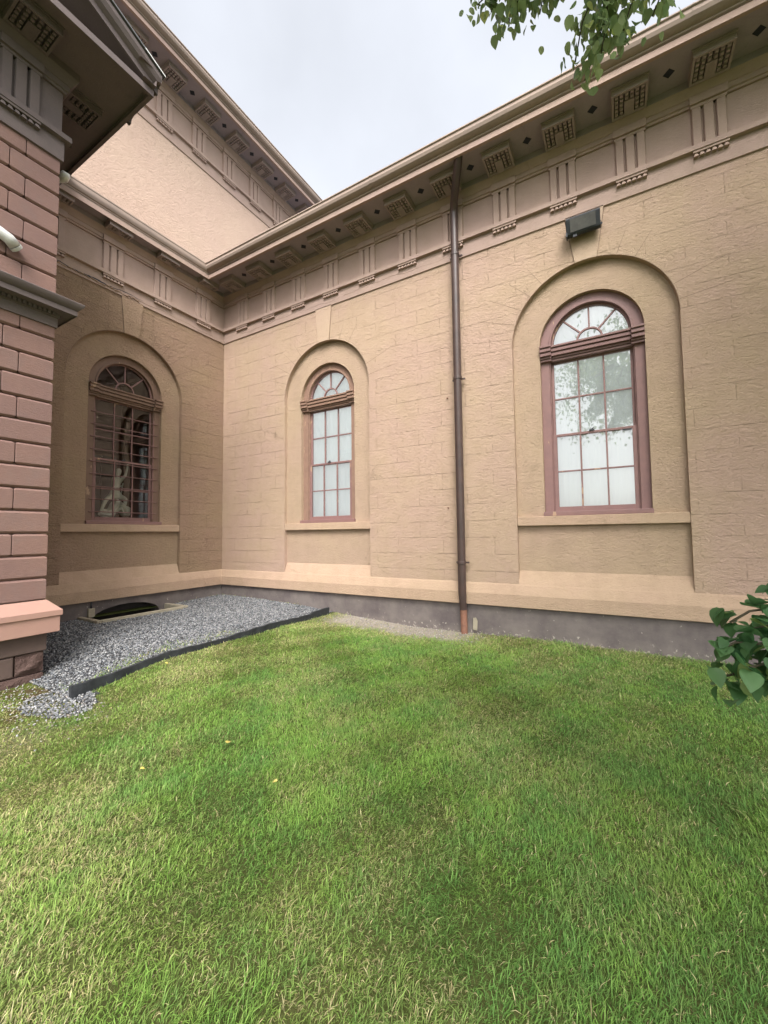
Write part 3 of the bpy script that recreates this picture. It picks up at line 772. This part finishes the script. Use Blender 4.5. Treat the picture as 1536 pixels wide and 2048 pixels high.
    if kind in ('big', 'plain'):
        mb = MB(); nseg = 60; vs = []; fs = []
        for i in range(nseg+1):
            x = -.60+1.2*i/nseg; y = .292+.004*sin(i*.9)+.002*sin(i*2.3)
            vs += [(uc+x, y, 1.30), (uc+x, y, 4.6)]
        fs = [(2*i, 2*i+2, 2*i+3, 2*i+1) for i in range(nseg)]
        mb.add(vs, fs); mb.build('blind', 'blind' if kind == 'big' else 'blind_glow', win, smooth=True, fix=False)
    else:
        # security bars and their two side straps
        mb = MB()
        for k in range(9):
            z = 3.378-.2268*k; mb.tube([(uc-.60, .14, z), (uc+.60, .14, z)], .0085, 8)
        for s in (-1, 1): mb.box(uc+s*.535-.012, uc+s*.535+.012, .149, .158, 1.45, 3.46)
        mb.build('security_bars', 'brown_dark', win, smooth=False)
    return win
w2 = window(BAYS_R[0], 0, 'plain'); w3 = window(BAYS_R[1], 0, 'big'); w4 = window(BAYS_R[2], 0, 'plain')
wl = window(BAYS_L[0]+.012, L90, 'bars')
tag(wl, 'arched window with security bars and a marble statue behind'); tag(w3, 'wide arched window reflecting leaves, under the floodlight'); tag(w2, 'arched window with white blind near the inner corner')
# room behind the barred window
mb = MB(); x0, x1, y0, y1, z0, z1 = -4.2, -.27, -4.4, -.12, .5, 5.4
mb.poly([(x0,y0,z0),(x1,y0,z0),(x1,y1,z0),(x0,y1,z0)]); mb.poly([(x0,y0,z1),(x1,y0,z1),(x1,y1,z1),(x0,y1,z1)])
mb.poly([(x0,y0,z0),(x0,y1,z0),(x0,y1,z1),(x0,y0,z1)]); mb.poly([(x0,y0,z0),(x1,y0,z0),(x1,y0,z1),(x0,y0,z1)]); mb.poly([(x0,y1,z0),(x1,y1,z0),(x1,y1,z1),(x0,y1,z1)])
room = mb.build('room_interior', 'room_brown', main, fix=False)
mb = MB(); mb.box(-4.15, -4.05, -.85, -.30, .5, 3.3); mb.box(-4.04, -3.98, -.70, -.58, .5, 3.3); mb.build('doorway', 'room_grey', room)
mb = MB(); mb.box(-3.4, -3.1, -1.75, -1.5, .5, 5.0); mb.box(-3.0, -2.8, -.75, -.6, .5, 4.2); mb.build('column', 'room_brown', room, bevel=.02)
mb = MB(); mb.add([(-1.6, -2.7, 4.65), (-1.2, -2.1, 4.50), (-1.2, -2.0, 4.62), (-1.6, -2.6, 4.78)], [(0,1,2,3)]); mb.box(-1.62, -1.18, -2.72, -1.98, 4.79, 4.83)
mb.build('ceiling_panel', 'marble', room, fix=False)

# statue inside
def skin(name, nodes, edges, mat, parent=None, sub=2):
    me = bpy.data.meshes.new(name); me.from_pydata([n_[0] for n_ in nodes], edges, []); me.update()
    o = bpy.data.objects.new(name, me); COL.objects.link(o)
    sk = o.modifiers.new('s', 'SKIN'); sk.use_smooth_shade = True
    for i, n_ in enumerate(nodes):
        rr_ = n_[1]; me.skin_vertices[0].data[i].radius = (rr_, rr_) if not isinstance(rr_, tuple) else rr_
    me.skin_vertices[0].data[0].use_root = True
    ss = o.modifiers.new('u', 'SUBSURF'); ss.levels = sub; ss.render_levels = sub
    me.materials.append(MATS[mat])
    if parent: o.parent = parent
    return o
st = tag(empty('marble_statue', (-1.2, -1.75, .5)), 'white marble statue of a seated figure with raised arm, behind the barred window', 'statue')
def P(y, z, dx=0): return (.45-dx, y+1.75-.19, z-.5-.06)
nodes = [(P(-1.77,2.01),.075),(P(-1.76,2.13),.062),(P(-1.73,2.27,.02),.080),(P(-1.715,2.385,.02),.034),(P(-1.715,2.43),.045),(P(-1.71,2.50,-.01),.060),(P(-1.71,2.55,-.01),.035),
 (P(-1.64,2.345),.036),(P(-1.565,2.42,.03),.027),(P(-1.535,2.56,.02),.020),(P(-1.53,2.64,.02),.016),(P(-1.525,2.70,.02),.012),
 (P(-1.80,2.33,.02),.036),(P(-1.72,2.21,.12),.026),(P(-1.60,2.20,.10),.018),(P(-1.57,2.24,.09),.014),
 (P(-1.70,1.98,-.02),.062),(P(-1.545,1.94,.03),.043),(P(-1.58,1.80,0),.030),(P(-1.62,1.69,0),.022),(P(-1.58,1.66,0),.016),
 (P(-1.84,1.97),.060),(P(-1.95,1.90,-.04),.042),(P(-2.0,1.75,-.03),.030),(P(-2.04,1.62,-.02),.021),(P(-2.08,1.60,-.03),.015)]
edges = [(0,1),(1,2),(2,3),(3,4),(4,5),(5,6),(2,7),(7,8),(8,9),(9,10),(10,11),(2,12),(12,13),(13,14),(14,15),(0,16),(16,17),(17,18),(18,19),(19,20),(0,21),(21,22),(22,23),(23,24),(24,25)]
skin('figure', nodes, edges, 'marble', st)
bm = bmesh.new(); bmesh.ops.create_icosphere(bm, subdivisions=4, radius=1)
for v in bm.verts:
    c = v.co; k = 1+.14*sin(c.x*7+1)*sin(c.y*6)+.12*sin(c.z*9+c.y*5)
    v.co = Vector((.45+c.x*.16*k, c.y*.27*k-.20, c.z*.13*k+1.10+.05*sin(c.y*3+.6)+.10*max(0, 1-abs(c.y-.1)*2.5)))
me = bpy.data.meshes.new('rock_base'); bm.to_mesh(me); bm.free(); me.materials.append(MATS['marble'])
o = bpy.data.objects.new('rock_base', me); COL.objects.link(o); o.parent = st
for p in me.polygons: p.use_smooth = True
mb = MB(); mb.box(.23, .67, -.52, .16, .90, .985); mb.box(.27, .63, -.48, .12, 0, .90); mb.build('pedestal', 'room_grey', st, bevel=.01)
mb = MB(); mb.tube([P(-1.575, 2.27, .09), P(-1.60, 2.10, .09), P(-1.615, 1.95, .08)], .012, 8); mb.build('club', 'marble', st)
lampo = tag(empty('wall_sconce', (-4.19, -.60, 3.0)), 'small yellow sconce seen deep inside the barred window', 'lamp')
mb = MB(); mb.tube([(.01, 0, 0), (.08, 0, 0), (.10, 0, .05)], .015, 8); mb.build('bracket', 'brass', lampo)
mb = MB(); mb.tube([(.10, 0, .05), (.10, 0, .30)], [.04, .05], 12); mb.build('shade', 'brass', lampo)

# ------------------------------------------------------------------ rusticated pink wing
wing = tag(empty('rusticated_wing', (2.28, -4.16, -.5)), 'pink rusticated stone wing with dark pediment and moulded base at the left', 'building')
WA, WB = 2.28, -4.16
def wp(o): o.location = tuple(-a for a in wing.location); return o   # children are modelled in world coordinates
CP = lambda p: (WA+p, -10.0); CB = lambda p: (WA+p, WB+p); CC = lambda p: (0.0, WB+p)
def wprism(name, prof, mat, parent=wing, smooth=False):
    mb = MB(); mb.prism(prof, [CP, CB, CC]); o = mb.build(name, mat, parent, fix=False)
    if parent is wing: wp(o)
    if smooth: smooth_by_angle(o, 28)
    return o
wprism('wall', [(-.045, -.9), (-.045, 5.66)], 'pink_stone')
mb = MB()
def cham(mb, x0, x1, y0, y1, z0, z1, c=.021):
    """block whose faces toward +x, +y, -y, up and down are chamfered at the +x/+y sides"""
    def ring(z, k): return [(x0, y0+k, z), (x1-k, y0+k, z), (x1-k, y1-k, z), (x0, y1-k, z)]
    R0, R1, R2, R3 = ring(z0, c), ring(z0+c, 0), ring(z1-c, 0), ring(z1, c)
    vs = R0+R1+R2+R3; fs = [(0,1,2,3), (12,15,14,13)]
    for a in (0, 4, 8):
        for k in range(4): fs.append((a+k, a+(k+1) % 4, a+4+(k+1) % 4, a+4+k))
    mb.add(vs, fs)
z0 = .397; courses = [(.397, .651)]
z = .651
while z < 5.6: courses.append((z, min(z+.2527, 5.66))); z += .2527
for i, (a, b) in enumerate(courses):
    if a > 3.40 and b < 3.62: pass
    w = .32 if i % 2 == 0 else .46
    if i == 0: w = .9
    y1 = WB; y0 = y1-w
    cham(mb, 1.6, WA, y0+.004, y1, a+.0035, b-.0035)
    y1 = y0
    while y1 > -7:
        y0 = y1-.62; cham(mb, WA-.1, WA, y0+.004, y1-.004, a+.0035, b-.0035); y1 = y0
wp(mb.build('stone_course', 'pink_stone', wing, fix=True, bevel=.004))
wprism('base_moulding', [(.0, .405), (.008, .40), (.112, .292), (.118, .286), (.118, .228), (.104, .218), (.100, .215), (.100, .048), (.094, .042), (-.05, .042)], 'pink_moulding')
wprism('base_course', [(.012, .043), (.012, -.150), (.005, -.160), (-.02, -.16)], 'base_smooth')
# rock-faced foundation blocks
mb = MB(); rr_ = random.Random(5)
def rock(mb, y0, y1, z0, z1, px, amp):
    ny, nz = max(4, int((y1-y0)/.025)), max(3, int((z1-z0)/.025))
    g = np.random.default_rng(int(abs(y0*1000+z0*77))); vs = []; fs = []
    H = g.uniform(-1, 1, (ny+1, nz+1)); 
    for _ in range(1): H[1:-1, 1:-1] = .5*H[1:-1, 1:-1]+.125*(H[:-2, 1:-1]+H[2:, 1:-1]+H[1:-1, :-2]+H[1:-1, 2:])
    t1, t2 = g.uniform(-1, 1, 2)
    for i in range(ny+1):
        for j in range(nz+1):
            u, v = i/ny, j/nz; e = min(u, 1-u, v, 1-v)*4; e = min(e, 1)
            big = .6*sin(3.2*v+t1*3+2*u)+.4*sin(5*u+7*v*t2)
            vs.append((WA+px+e*amp*(.45+.45*big+.30*H[i, j]), y0+(y1-y0)*u, z0+(z1-z0)*v))
    for i in range(ny):
        for j in range(nz): a = i*(nz+1)+j; fs.append((a, a+nz+1, a+nz+2, a+1))
    mb.add(vs, fs); mb.box(WA-.4, WA+px-.001, y0, y1, z0, z1)
rock(mb, -4.415, -4.165, -.385, -.170, -.012, .045); mb2 = MB(); 
rock(mb, -5.3, -4.17, -.56, -.40, .01, .035)
for k in range(8): rock(mb, -5.3-.5*(k+1), -5.302-.5*k, -.56, -.17, -.01, .03)
wp(mb.build('rock_faced_stone', 'rubble_stone', wing, fix=False, smooth=False))
mb = MB(); mb.box(WA-.4, WA+.008, -5.29, -4.43, -.385, -.172); wp(mb.build('foundation_block', 'base_smooth', wing, bevel=.012))
# string course with dentils
wprism('string_course', [(-.01, 3.575), (.018, 3.58), (.018, 3.69), (.032, 3.697), (.036, 3.72), (.036, 3.735), (.148, 3.755), (.152, 3.745), (.160, 3.745), (.160, 3.80), (.150, 3.806), (.175, 3.822), (.208, 3.858), (.215, 3.885), (.208, 3.893), (.0, 3.93)], 'wing_trim', smooth=True)
mb = MB()
for k in range(60):
    y = WB-.02-.045*k; mb.box(WA+.03, WA+.066, y-.028, y, 3.706, 3.742)
wp(mb.build('dentils', 'wing_trim', wing))
# entablature
EP = [(max(p, 0)+.004, z) for p, z in PROF[:19]]+[(.70, 6.84), (0, 6.9)]
wprism('entablature', EP, 'wing_trim', smooth=True)
def wtri(parent, centers):
    frieze(parent, [c-0 for c in centers], (0, 0, 0), L90, ('wing_trim', 'wing_trim', 'wing_trim'), key='w', vents=False)
for u in [WB-.30-.10-.85*k for k in range(4)]:
    l = (WA+.004+2e-3, u, 0)
    for ob in [tri_mesh().build('triglyph', 'wing_trim', wing, bevel=.003, rot=L90, loc=l)]:
        gut_mesh().build('guttae', 'wing_trim', ob); ob.location = Vector(l)-wing.location
    mo = mut_mesh(.125, .50).build('mutule', 'wing_trim', wing, rot=L90); mut_gap_shade(.125, .50).build('mutule_gap_shade', 'gap_shade', mo); mo.location = Vector(l)-wing.location
# corner block of the soffit, turned to the return
mo = mut_mesh(.10, .46).build('mutule', 'wing_trim', wing, rot=pi); mut_gap_shade(.10, .46).build('mutule_gap_shade', 'gap_shade', mo); mo.location = Vector((WA-.28, WB+.01, 0))-wing.location
mo = mut_mesh(.10, .46).build('mutule', 'wing_trim', wing, rot=pi); mut_gap_shade(.10, .46).build('mutule_gap_shade', 'gap_shade', mo); mo.location = Vector((WA-1.13, WB+.01, 0))-wing.location
# raking cornice and tympanum
SL = .445
def rake(prof, y0, y1, name, mat):
    mb = MB(); k = len(prof); vs = []
    for y in (y0, y1):
        for (p, h) in prof: vs.append((WA+p, y, 6.955+h+SL*(WB+.77-y)))
    mb.add(vs, [(i, (i+1) % k, k+(i+1) % k, k+i) for i in range(k)]+[tuple(range(k)), tuple(range(k, 2*k))[::-1]])
    return wp(mb.build(name, mat, wing, fix=True))
rake([(.0, .10), (.0, -.16), (.05, -.16), (.07, -.10), (.12, -.08), (.64, -.07), (.64, -.10), (.675, -.10), (.68, -.03), (.70, -.02), (.735, .0), (.765, .05), (.77, .10)], WB+.77, -8.2, 'raking_cornice', 'wing_trim')
mb = MB(); mb.poly([(WA+.02, WB+.3, 6.83), (WA+.02, -8.2, 6.83), (WA+.02, -8.2, 8.9), (WA+.02, -4.0, 7.15)]); wp(mb.build('tympanum', 'wing_trim', wing, fix=False))
mb = MB(); o_ = [(WA+.79, WB+.80, 7.062), (WA+.79, -8.2, 7.062+SL*4.84), (0, -8.2, 7.062+SL*4.84), (0, WB+.80, 7.062)]
mb.add(o_+[(a, b, c+.022) for a, b, c in o_], [(0,1,2,3),(4,7,6,5),(0,4,5,1),(1,5,6,2),(2,6,7,3),(3,7,4,0)]); rf = wp(mb.build('roof', 'roof_metal', wing))
mb = MB(); mb.box(WA+.788, WA+.800, WB+.46, WB+.806, 7.058, 7.088)
# eave return facing the corner
mb = MB(); pr = [(.55, 6.84), (.70, 6.845), (.70, 6.93), (.72, 6.94), (.765, 6.96), (.772, 7.0), (.772, 7.055), (.5, 7.055)]
mb.prism(pr, [lambda p: (WA+.765, WB+p), lambda p: (0, WB+p)]); wp(mb.build('side_eave', 'wing_trim', wing, fix=False))
# white flashing strip along the low end of the rake
mb = MB(); a0, a1 = WB+.802, WB+.54
mb.add([(WA+.795, a0, 7.06), (WA+.795, a1, 7.06+SL*(a0-a1)), (WA+.795, a1, 7.078+SL*(a0-a1)), (WA+.795, a0, 7.078)], [(0,1,2,3)])
wp(mb.build('flashing', 'white_plastic', wing, fix=False))

# grey pipe stub below the side eave
ps = tag(empty('vent_pipe', (2.0, -4.08, 5.55)), 'grey pipe elbow poking out beneath the wing side eave', 'pipe')
mb = MB(); mb.tube([(-.25, -.1, .10), (.02, .0, .07), (.10, .03, .06), (.14, .03, .075), (.16, .03, .10)], [.055, .055, .055, .05, .035], 14); mb.build('elbow', 'white_plastic', ps, smooth=True)
# white lamp on the wing, left edge
wl_ = tag(empty('wall_light', (WA, -4.55, 4.31)), 'white curved outdoor light fixed to the pink wing at the left edge', 'lamp')
mb = MB(); mb.tube([(.03, -.30, .10), (.07, -.16, .07), (.075, -.07, .03), (.06, -.015, -.01)], [.04, .055, .06, .062], 14); mb.build('housing', 'white_plastic', wl_, smooth=True)
mb = MB(); mb.tube([(.061, -.016, -.011), (.05, .008, -.025)], [.062, .058], 18); mb.build('lens', 'white_plastic', wl_)

# ------------------------------------------------------------------ drainpipe
dp = tag(empty('drainpipe', (5.80, 0, -.45)), 'tall dark brown drainpipe running down the tan wall', 'drainpipe')
mb = MB(); x = 0
mb.tube([(x+.27, -.63, 7.27), (x+.25, -.60, 7.19), (x+.05, -.24, 6.93), (x+.01, -.15, 6.86), (x, -.125, 6.78), (x, -.125, 6.60), (x, -.115, .62), (x-.0, -.105, .48), (x+.005, -.085, .36)], [.062]*7+[.056, .055], 20)
smooth_by_angle(mb.build('pipe', 'pipe_brown', dp), 40)
mb = MB(); mb.tube([(.005, -.085, .365), (.01, -.085, .05), (.01, -.10, -.02)], [.053, .053, .053], 18); smooth_by_angle(mb.build('boot', 'pipe_rust', dp), 40)
for zz in (6.08, 4.02, 1.07):
    mb = MB(); mb.tube([(0, -.12, zz), (0, -.12, zz+.045)], .071, 20); mb.box(-.105, .105, -.07, -.045, zz+.008, zz+.034); mb.box(-.10, -.085, -.05, .0, zz+.01, zz+.03)
    mb.build('bracket', 'pipe_brown', dp, bevel=.003)
mb = MB(); mb.add([(5.93, -.034, -.40), (6.0, -.034, -.41), (6.01, -.034, -.26), (5.985, -.034, -.21), (5.94, -.034, -.22)], [(0,1,2,3,4)]); mb.build('bare_patch', 'curb_stone', main, fix=False)
# floodlight
fl = tag(empty('floodlight', (7.68, 0, 5.40)), 'black rectangular floodlight mounted above the wide arched window', 'floodlight')
mb = MB()
body = [(-.07, .13), (-.16, .125), (-.215, .10), (-.235, .075), (-.16, -.105), (-.13, -.125), (-.10, -.12)]
k = len(body)
mb.add([(-.215, y, z) for y, z in body]+[(.215, y, z) for y, z in body], [(i, (i+1) % k, k+(i+1) % k, k+i) for i in range(k)]+[tuple(range(k)), tuple(range(k, 2*k))[::-1]])
mb.build('housing', 'black_metal', fl, bevel=.008)
mb = MB(); q = [(-.237, .058), (-.172, -.090)]
mb.add([(-.16, q[0][0]-.004, q[0][1]), (.16, q[0][0]-.004, q[0][1]), (.16, q[1][0]-.004, q[1][1]), (-.16, q[1][0]-.004, q[1][1])], [(0,1,2,3)])
painted('lamp_glass', (.13, .125, .125), (.10, .095, .10), 12, .1, .15, .6); mb.build('lens', 'lamp_glass', fl, fix=False)
mb = MB(); mb.box(-.06, .06, -.08, .0, -.06, .08); mb.build('wall_bracket', 'black_metal', fl, bevel=.005)
mb = MB(); mb.tube([(.20, -.03, .02), (.222, -.015, .05), (.225, -.012, .26)], .006, 8); mb.tube([(.215, -.02, -.0), (.225, -.035, .0)], .016, 10); mb.build('cable', 'black_metal', fl)
mb = MB(); mb.box(-.13, -.08, -.15, -.12, -.145, -.10); mb.box(-.218, -.20, -.19, -.10, -.14, -.08); mb.build('sensor', 'black_metal', fl)

# ------------------------------------------------------------------ window well, utility box, board
ww = tag(empty('window_well', (.3, (WY0+WY1)/2, -.3)), 'sunken basement window well with pale stone curb beside the gravel', 'window well')
def wl_c(mb, name, mat, bevel=0):
    o = mb.build(name, mat, ww, bevel=bevel); o.location = tuple(-a for a in ww.location); return o
mb = MB(); t = .075; zt, zb = -.238, -.36
mb.box(0.0, WX+t, WY0-t, WY0, zb, zt); mb.box(0.0, WX+t, WY1, WY1+t, zb, zt); mb.box(WX, WX+t, WY0+.001, WY1-.001, zb, zt-.002)
wl_c(mb, 'curb', 'curb_stone', .008)
mb = MB(); mb.poly([(WX, WY0, zb), (WX, WY1, zb), (WX, WY1, -1.1), (WX, WY0, -1.1)]); mb.poly([(0, WY0, zb), (WX, WY0, zb), (WX, WY0, -1.1), (0, WY0, -1.1)]); mb.poly([(0, WY1, zb), (WX, WY1, zb), (WX, WY1, -1.1), (0, WY1, -1.1)]); mb.poly([(-.5, WY0, -.88), (WX, WY0, -.88), (WX, WY1, -.88), (-.5, WY1, -.88)])
wl_c(mb, 'pit', 'pit_dark')
ub = tag(empty('utility_box', (0, -2.68, -.30)), 'small grey electrical box on the dark foundation above the window well', 'electrical box')
mb = MB(); mb.box(.0, .055, -.05, .05, .03, .18); mb.build('housing', 'curb_stone', ub, bevel=.006)
mb = MB(); mb.tube([(.03, .0, .18), (.03, .0, .285)], .014, 10); mb.build('conduit', 'black_metal', ub, smooth=True)
ed = tag(empty('edging_board', (3.22, -2.3, -.36)), 'long black timber edging board between gravel bed and lawn', 'edging board')
mb = MB(); nseg = 44; pr = []
for i in range(nseg+1):
    y = -4.30+4.10*i/nseg; xw = 3.235+.010*sin(i*.55)+.006*sin(i*1.7)+(.012 if i > 20 else 0); zt = -.262-.010*sin(i*.4)-.018*(i < 21)-.004*sin(i*2.2)
    if y < -3.3: zt -= (-3.3-y)*.065
    if i > 38: zt += .012
    pr.append([(xw-.022, y, zt-.15), (xw+.022, y, zt-.15), (xw+.022, y, zt), (xw-.022, y, zt-.003)])
vs = [v for q in pr for v in q]; fs = []
for i in range(nseg):
    for k in range(4): fs.append((4*i+k, 4*i+(k+1) % 4, 4*i+4+(k+1) % 4, 4*i+4+k))
fs += [(0,1,2,3), (4*nseg+3, 4*nseg+2, 4*nseg+1, 4*nseg)]
mb.add(vs, fs); bo = mb.build('board', 'timber_black', ed, bevel=.003); bo.location = tuple(-a for a in ed.location)
# small iron pins left in the wall
for (x, z, lb) in ((5.577, 3.337, 'rusty pin in the wall left of the drainpipe, higher of two'), (5.555, 1.516, 'rusty pin in the wall left of the drainpipe, lower of two')):
    e = tag(empty('wall_pin', (x, 0, z)), lb, 'pin', 'pins in the wall beside the drainpipe')
    mb = MB(); mb.tube([(0, .005, 0), (0, -.022, .002)], .012, 10); mb.build('shank', 'pipe_rust', e)

# ------------------------------------------------------------------ leaves and trees
_ol = [(.0,.0),(-.03,.16),(.08,.33),(.26,.42),(.47,.39),(.68,.27),(.86,.12)]
_sp = [(0,0,0),(.22,0,-.02),(.45,0,-.035),(.70,0,-.07),(1.0,0,-.16)]
LT = np.array(_sp+[(x, y, .30*y*y*2+.02-.13*x*x) for x, y in _ol[1:]]+[(x, -y, .30*y*y*2+.02-.13*x*x) for x, y in _ol[1:]], float)
LF = [(0,5,6,1)[::-1],(1,6,7,2)[::-1],(2,7,8,9,3)[::-1],(3,9,10,4)[::-1],(0,11,12,1),(1,12,13,2),(2,13,14,15,3),(3,15,16,4)]
def leaf_cloud(name, pos, size, g, cols, parent, droop=.9, spread=.5):
    N = len(pos)
    rm = rot_zyx(g.uniform(0, 2*pi, N), np.clip(g.normal(droop, spread, N), -.6, 1.9), g.normal(0, .45, N))
    s = (size*g.uniform(.65, 1.2, N))[:, None, None]
    T = LT[None]*s*np.stack([np.ones(N), g.uniform(.8, 1.1, N), np.ones(N)], -1)[:, None, :]
    t = g.uniform(0, 1, (N, 1)); c = cols[0]*(1-t)+cols[1]*t; y = g.uniform(0, 1, N) < .06; c[y] = cols[2]
    return scatter(name, T, LF, pos, rm, c*g.uniform(.8, 1.15, (N, 1)), 'leaf', parent)
g = np.random.default_rng(21)
def twig_leaves(poly, step, jit, g, n_at=3, taper=.5):
    P_ = np.array(poly); out = []
    for a, b in zip(P_[:-1], P_[1:]):
        L_ = np.linalg.norm(b-a); k = max(1, int(L_/step))
        for i in range(k):
            for _ in range(n_at): out.append(a+(b-a)*(i+g.uniform())/k+g.normal(0, jit, 3))
    return np.array(out)
tree = tag(empty('broadleaf_tree', (11.2, -7.6, -.5)), 'broadleaf tree whose leafy twigs hang over the eave at top right', 'tree')
TO = np.array(tree.location)
def tl(p): return tuple(np.array(p)-TO)
mb = MB(); mb.tube([tl((11.2,-7.6,-.55)), tl((11.15,-7.6,.4)), tl((11.0,-7.6,2.0)), tl((10.8,-7.6,3.6)), tl((10.6,-7.5,5.4)), tl((10.5,-7.6,7.6))], [.30,.23,.19,.16,.11,.04], 14)
mb.build('trunk', 'bark', tree, smooth=True)
limbs = [[(10.85,-7.6,3.2),(9.8,-6.9,4.4),(8.8,-5.9,5.2),(8.2,-4.9,5.15),(8.05,-4.2,4.6)],
         [(10.7,-7.6,4.2),(9.2,-7.8,5.4),(7.8,-7.9,6.0),(6.9,-7.6,6.3)],
         [(10.6,-7.5,5.2),(9.8,-8.6,6.6),(8.8,-9.6,7.4)],[(10.6,-7.5,4.8),(11.6,-6.6,5.8),(12.4,-5.8,6.6)],
         [(10.9,-7.6,2.8),(9.9,-8.8,3.9),(8.9,-9.6,4.5)],[(8.8,-5.9,5.2),(8.0,-4.9,5.3),(7.6,-4.2,4.9)],[(10.5,-7.5,6.4),(9.4,-7.2,7.7),(8.6,-6.9,8.4)],[(10.7,-7.6,4.6),(11.8,-5.6,5.8),(12.2,-3.6,6.6),(12.3,-2.0,7.2)],[(10.6,-7.5,5.6),(12.8,-6.0,7.0),(14.2,-4.6,7.8)]]
for l in limbs:
    mb = MB(); k = len(l); mb.tube([tl(p) for p in l], [.085*(1-.8*i/(k-1))+.006 for i in range(k)], 8); mb.build('limb', 'bark', tree, smooth=True)
TW = [[(8.10,-3.98,4.6),(8.137,-3.933,3.977),(8.031,-4.014,3.790),(7.966,-4.020,3.664),(7.920,-3.986,3.567),(7.882,-3.977,3.488)],
 [(8.16,-4.1,4.4),(8.158,-4.036,3.802),(8.095,-4.044,3.681),(8.067,-4.033,3.607),(8.049,-4.026,3.534)],
 [(8.08,-4.1,4.5),(8.035,-4.015,3.920),(7.93,-4.10,3.76),(7.885,-4.125,3.64),(7.84,-4.055,3.52)],
 [(7.9,-4.1,4.7),(7.784,-4.000,4.158),(7.594,-4.124,3.984),(7.546,-4.157,3.877),(7.537,-4.149,3.826)],
 [(7.7,-4.1,4.8),(7.643,-4.073,4.201),(7.454,-4.144,4.103),(7.383,-4.196,4.003)],
 [(7.9,-4.1,4.6),(7.810,-4.037,4.062),(7.699,-4.072,3.956),(7.682,-4.060,3.901)],
 [(8.3,-4.1,4.4),(8.267,-3.953,3.852),(8.213,-3.988,3.690),(8.184,-3.985,3.630)],
 [(7.7,-4.1,4.6),(7.595,-4.112,4.100),(7.454,-4.155,4.02),(7.448,-4.160,3.96)],
 [(8.0,-4.1,4.1),(7.992,-4.103,3.604),(7.967,-4.113,3.479),(7.953,-4.071,3.441)]]
mb = MB()
for t in TW: mb.tube([tl(p) for p in t], [.007]+[.0035]*(len(t)-1), 5)
mb.build('twigs', 'twig', tree)
LG = [np.array([.18,.27,.13]), np.array([.34,.44,.20]), np.array([.50,.58,.2])]
pts = np.concatenate([twig_leaves(t, .05, .040, g, 12) for t in TW])
leaf_cloud('hanging_leaves', pts-TO, .052, g, LG, tree, 1.15, .4)
# crown: clumps of leaves round points along the limbs, kept out of view
cl = []
for l in limbs:
    P_ = np.array(l)
    for a, b in zip(P_[:-1], P_[1:]):
        for i in range(7): cl.append(a+(b-a)*g.uniform()+g.normal(0, .55, 3))
cl += [np.array([g.uniform(7.0, 12.4), g.uniform(-10, -6.2), g.uniform(4.3, 8.8)]) for _ in range(70)]
cl += [np.array([g.uniform(9.6, 15.5), g.uniform(-5.5, -.9), g.uniform(3.4, 9.5)]) for _ in range(190)]  # unseen clumps added beyond the view to shade the wall's right end
cl = np.array(cl); pts = (cl[:, None, :]+g.normal(0, .26, (len(cl), 110, 3))).reshape(-1, 3)
up_n = Vector(u2)*math.cos(R(52.2)) - Vector(fw)*math.sin(R(52.2)); rt_n = Vector(r2)*math.cos(R(44.2)) - Vector(fw)*math.sin(R(44.2))
rel = pts-np.array(CAM)
k = (rel @ np.array(up_n) > .10) | (rel @ np.array(rt_n) > .10) | (rel @ np.array(fw) < -.1)
pts = pts[k]
leaf_cloud('crown', pts-TO, .085, g, LG, tree, .6, .6); print('crown leaves', len(pts))

# low shrub at the right edge
sh = tag(empty('broadleaf_shrub', (9.0, -3.75, -.48)), 'dark green broad leaved shrub leaning in at the right edge of the lawn', 'shrub')
SO = np.array(sh.location)
BT = [[(8.95,-3.75,-.5),(8.9,-3.7,.3),(8.710,-3.710,.66),(8.544,-3.860,.769),(8.427,-3.939,.757),(8.358,-3.935,.700)],
 [(8.9,-3.7,.3),(8.673,-3.817,.614),(8.484,-3.960,.707),(8.395,-3.997,.681)],
 [(9.0,-3.8,-.5),(8.85,-3.8,.2),(8.665,-3.833,.533),(8.455,-4.069,.647),(8.342,-4.097,.650),(8.285,-4.145,.624)],
 [(8.85,-3.8,.2),(8.631,-3.938,.498),(8.478,-4.086,.596),(8.369,-4.172,.575)],[(8.8,-3.9,.25),(8.545,-4.029,.473),(8.387,-4.079,.541),(8.284,-4.122,.508)],
 [(9.05,-3.7,-.5),(9.05,-3.7,.4),(8.9,-3.8,.8),(8.687,-3.796,.82),(8.52,-3.90,.80)],[(9.05,-3.7,-.5),(9.2,-3.5,.5),(9.1,-3.6,.95)],[(9.0,-3.8,.0),(9.2,-4.0,.6),(9.0,-4.1,.8)]]
mb = MB()
for t in BT: mb.tube([tuple(np.array(p)-SO) for p in t], [.009]+[.005]*(len(t)-1), 6)
mb.build('stems', 'twig', sh)
pts = np.concatenate([twig_leaves(t[1:], .05, .045, g, 10) for t in BT])
leaf_cloud('foliage', pts-SO, .078, g, [np.array([.05,.14,.05]), np.array([.12,.23,.09]), np.array([.26,.36,.12])], sh, .5, .45)

# fallen leaves
FL = [(5.351,-4.154,'small yellow fallen leaf lying mid lawn, brightest of the few', .045), (5.117,-4.666,'pale fallen leaf on the lawn left of the bright yellow one', .03), (6.014,-4.308,'brown fallen leaf on the lawn right of the bright yellow one', .03), (3.42,-3.45,'pale fallen leaf on the grass beside the edging board', .035), (6.158,-2.02,'tiny yellow leaf on the grass in front of the drainpipe', .03)]
for x, y, lb, s in FL:
    mb = MB(); mb.add([tuple(v*s) for v in (LT*np.array([1, 1.2, 1.5]))], LF)
    o = mb.build('fallen_leaf', 'yellow_leaf', None, fix=False, rot=random.uniform(0, 6)); o.location = (x, y, float(G(x, y))+.045); tag(o, lb, 'leaf', 'fallen leaves on the lawn')
print('done')
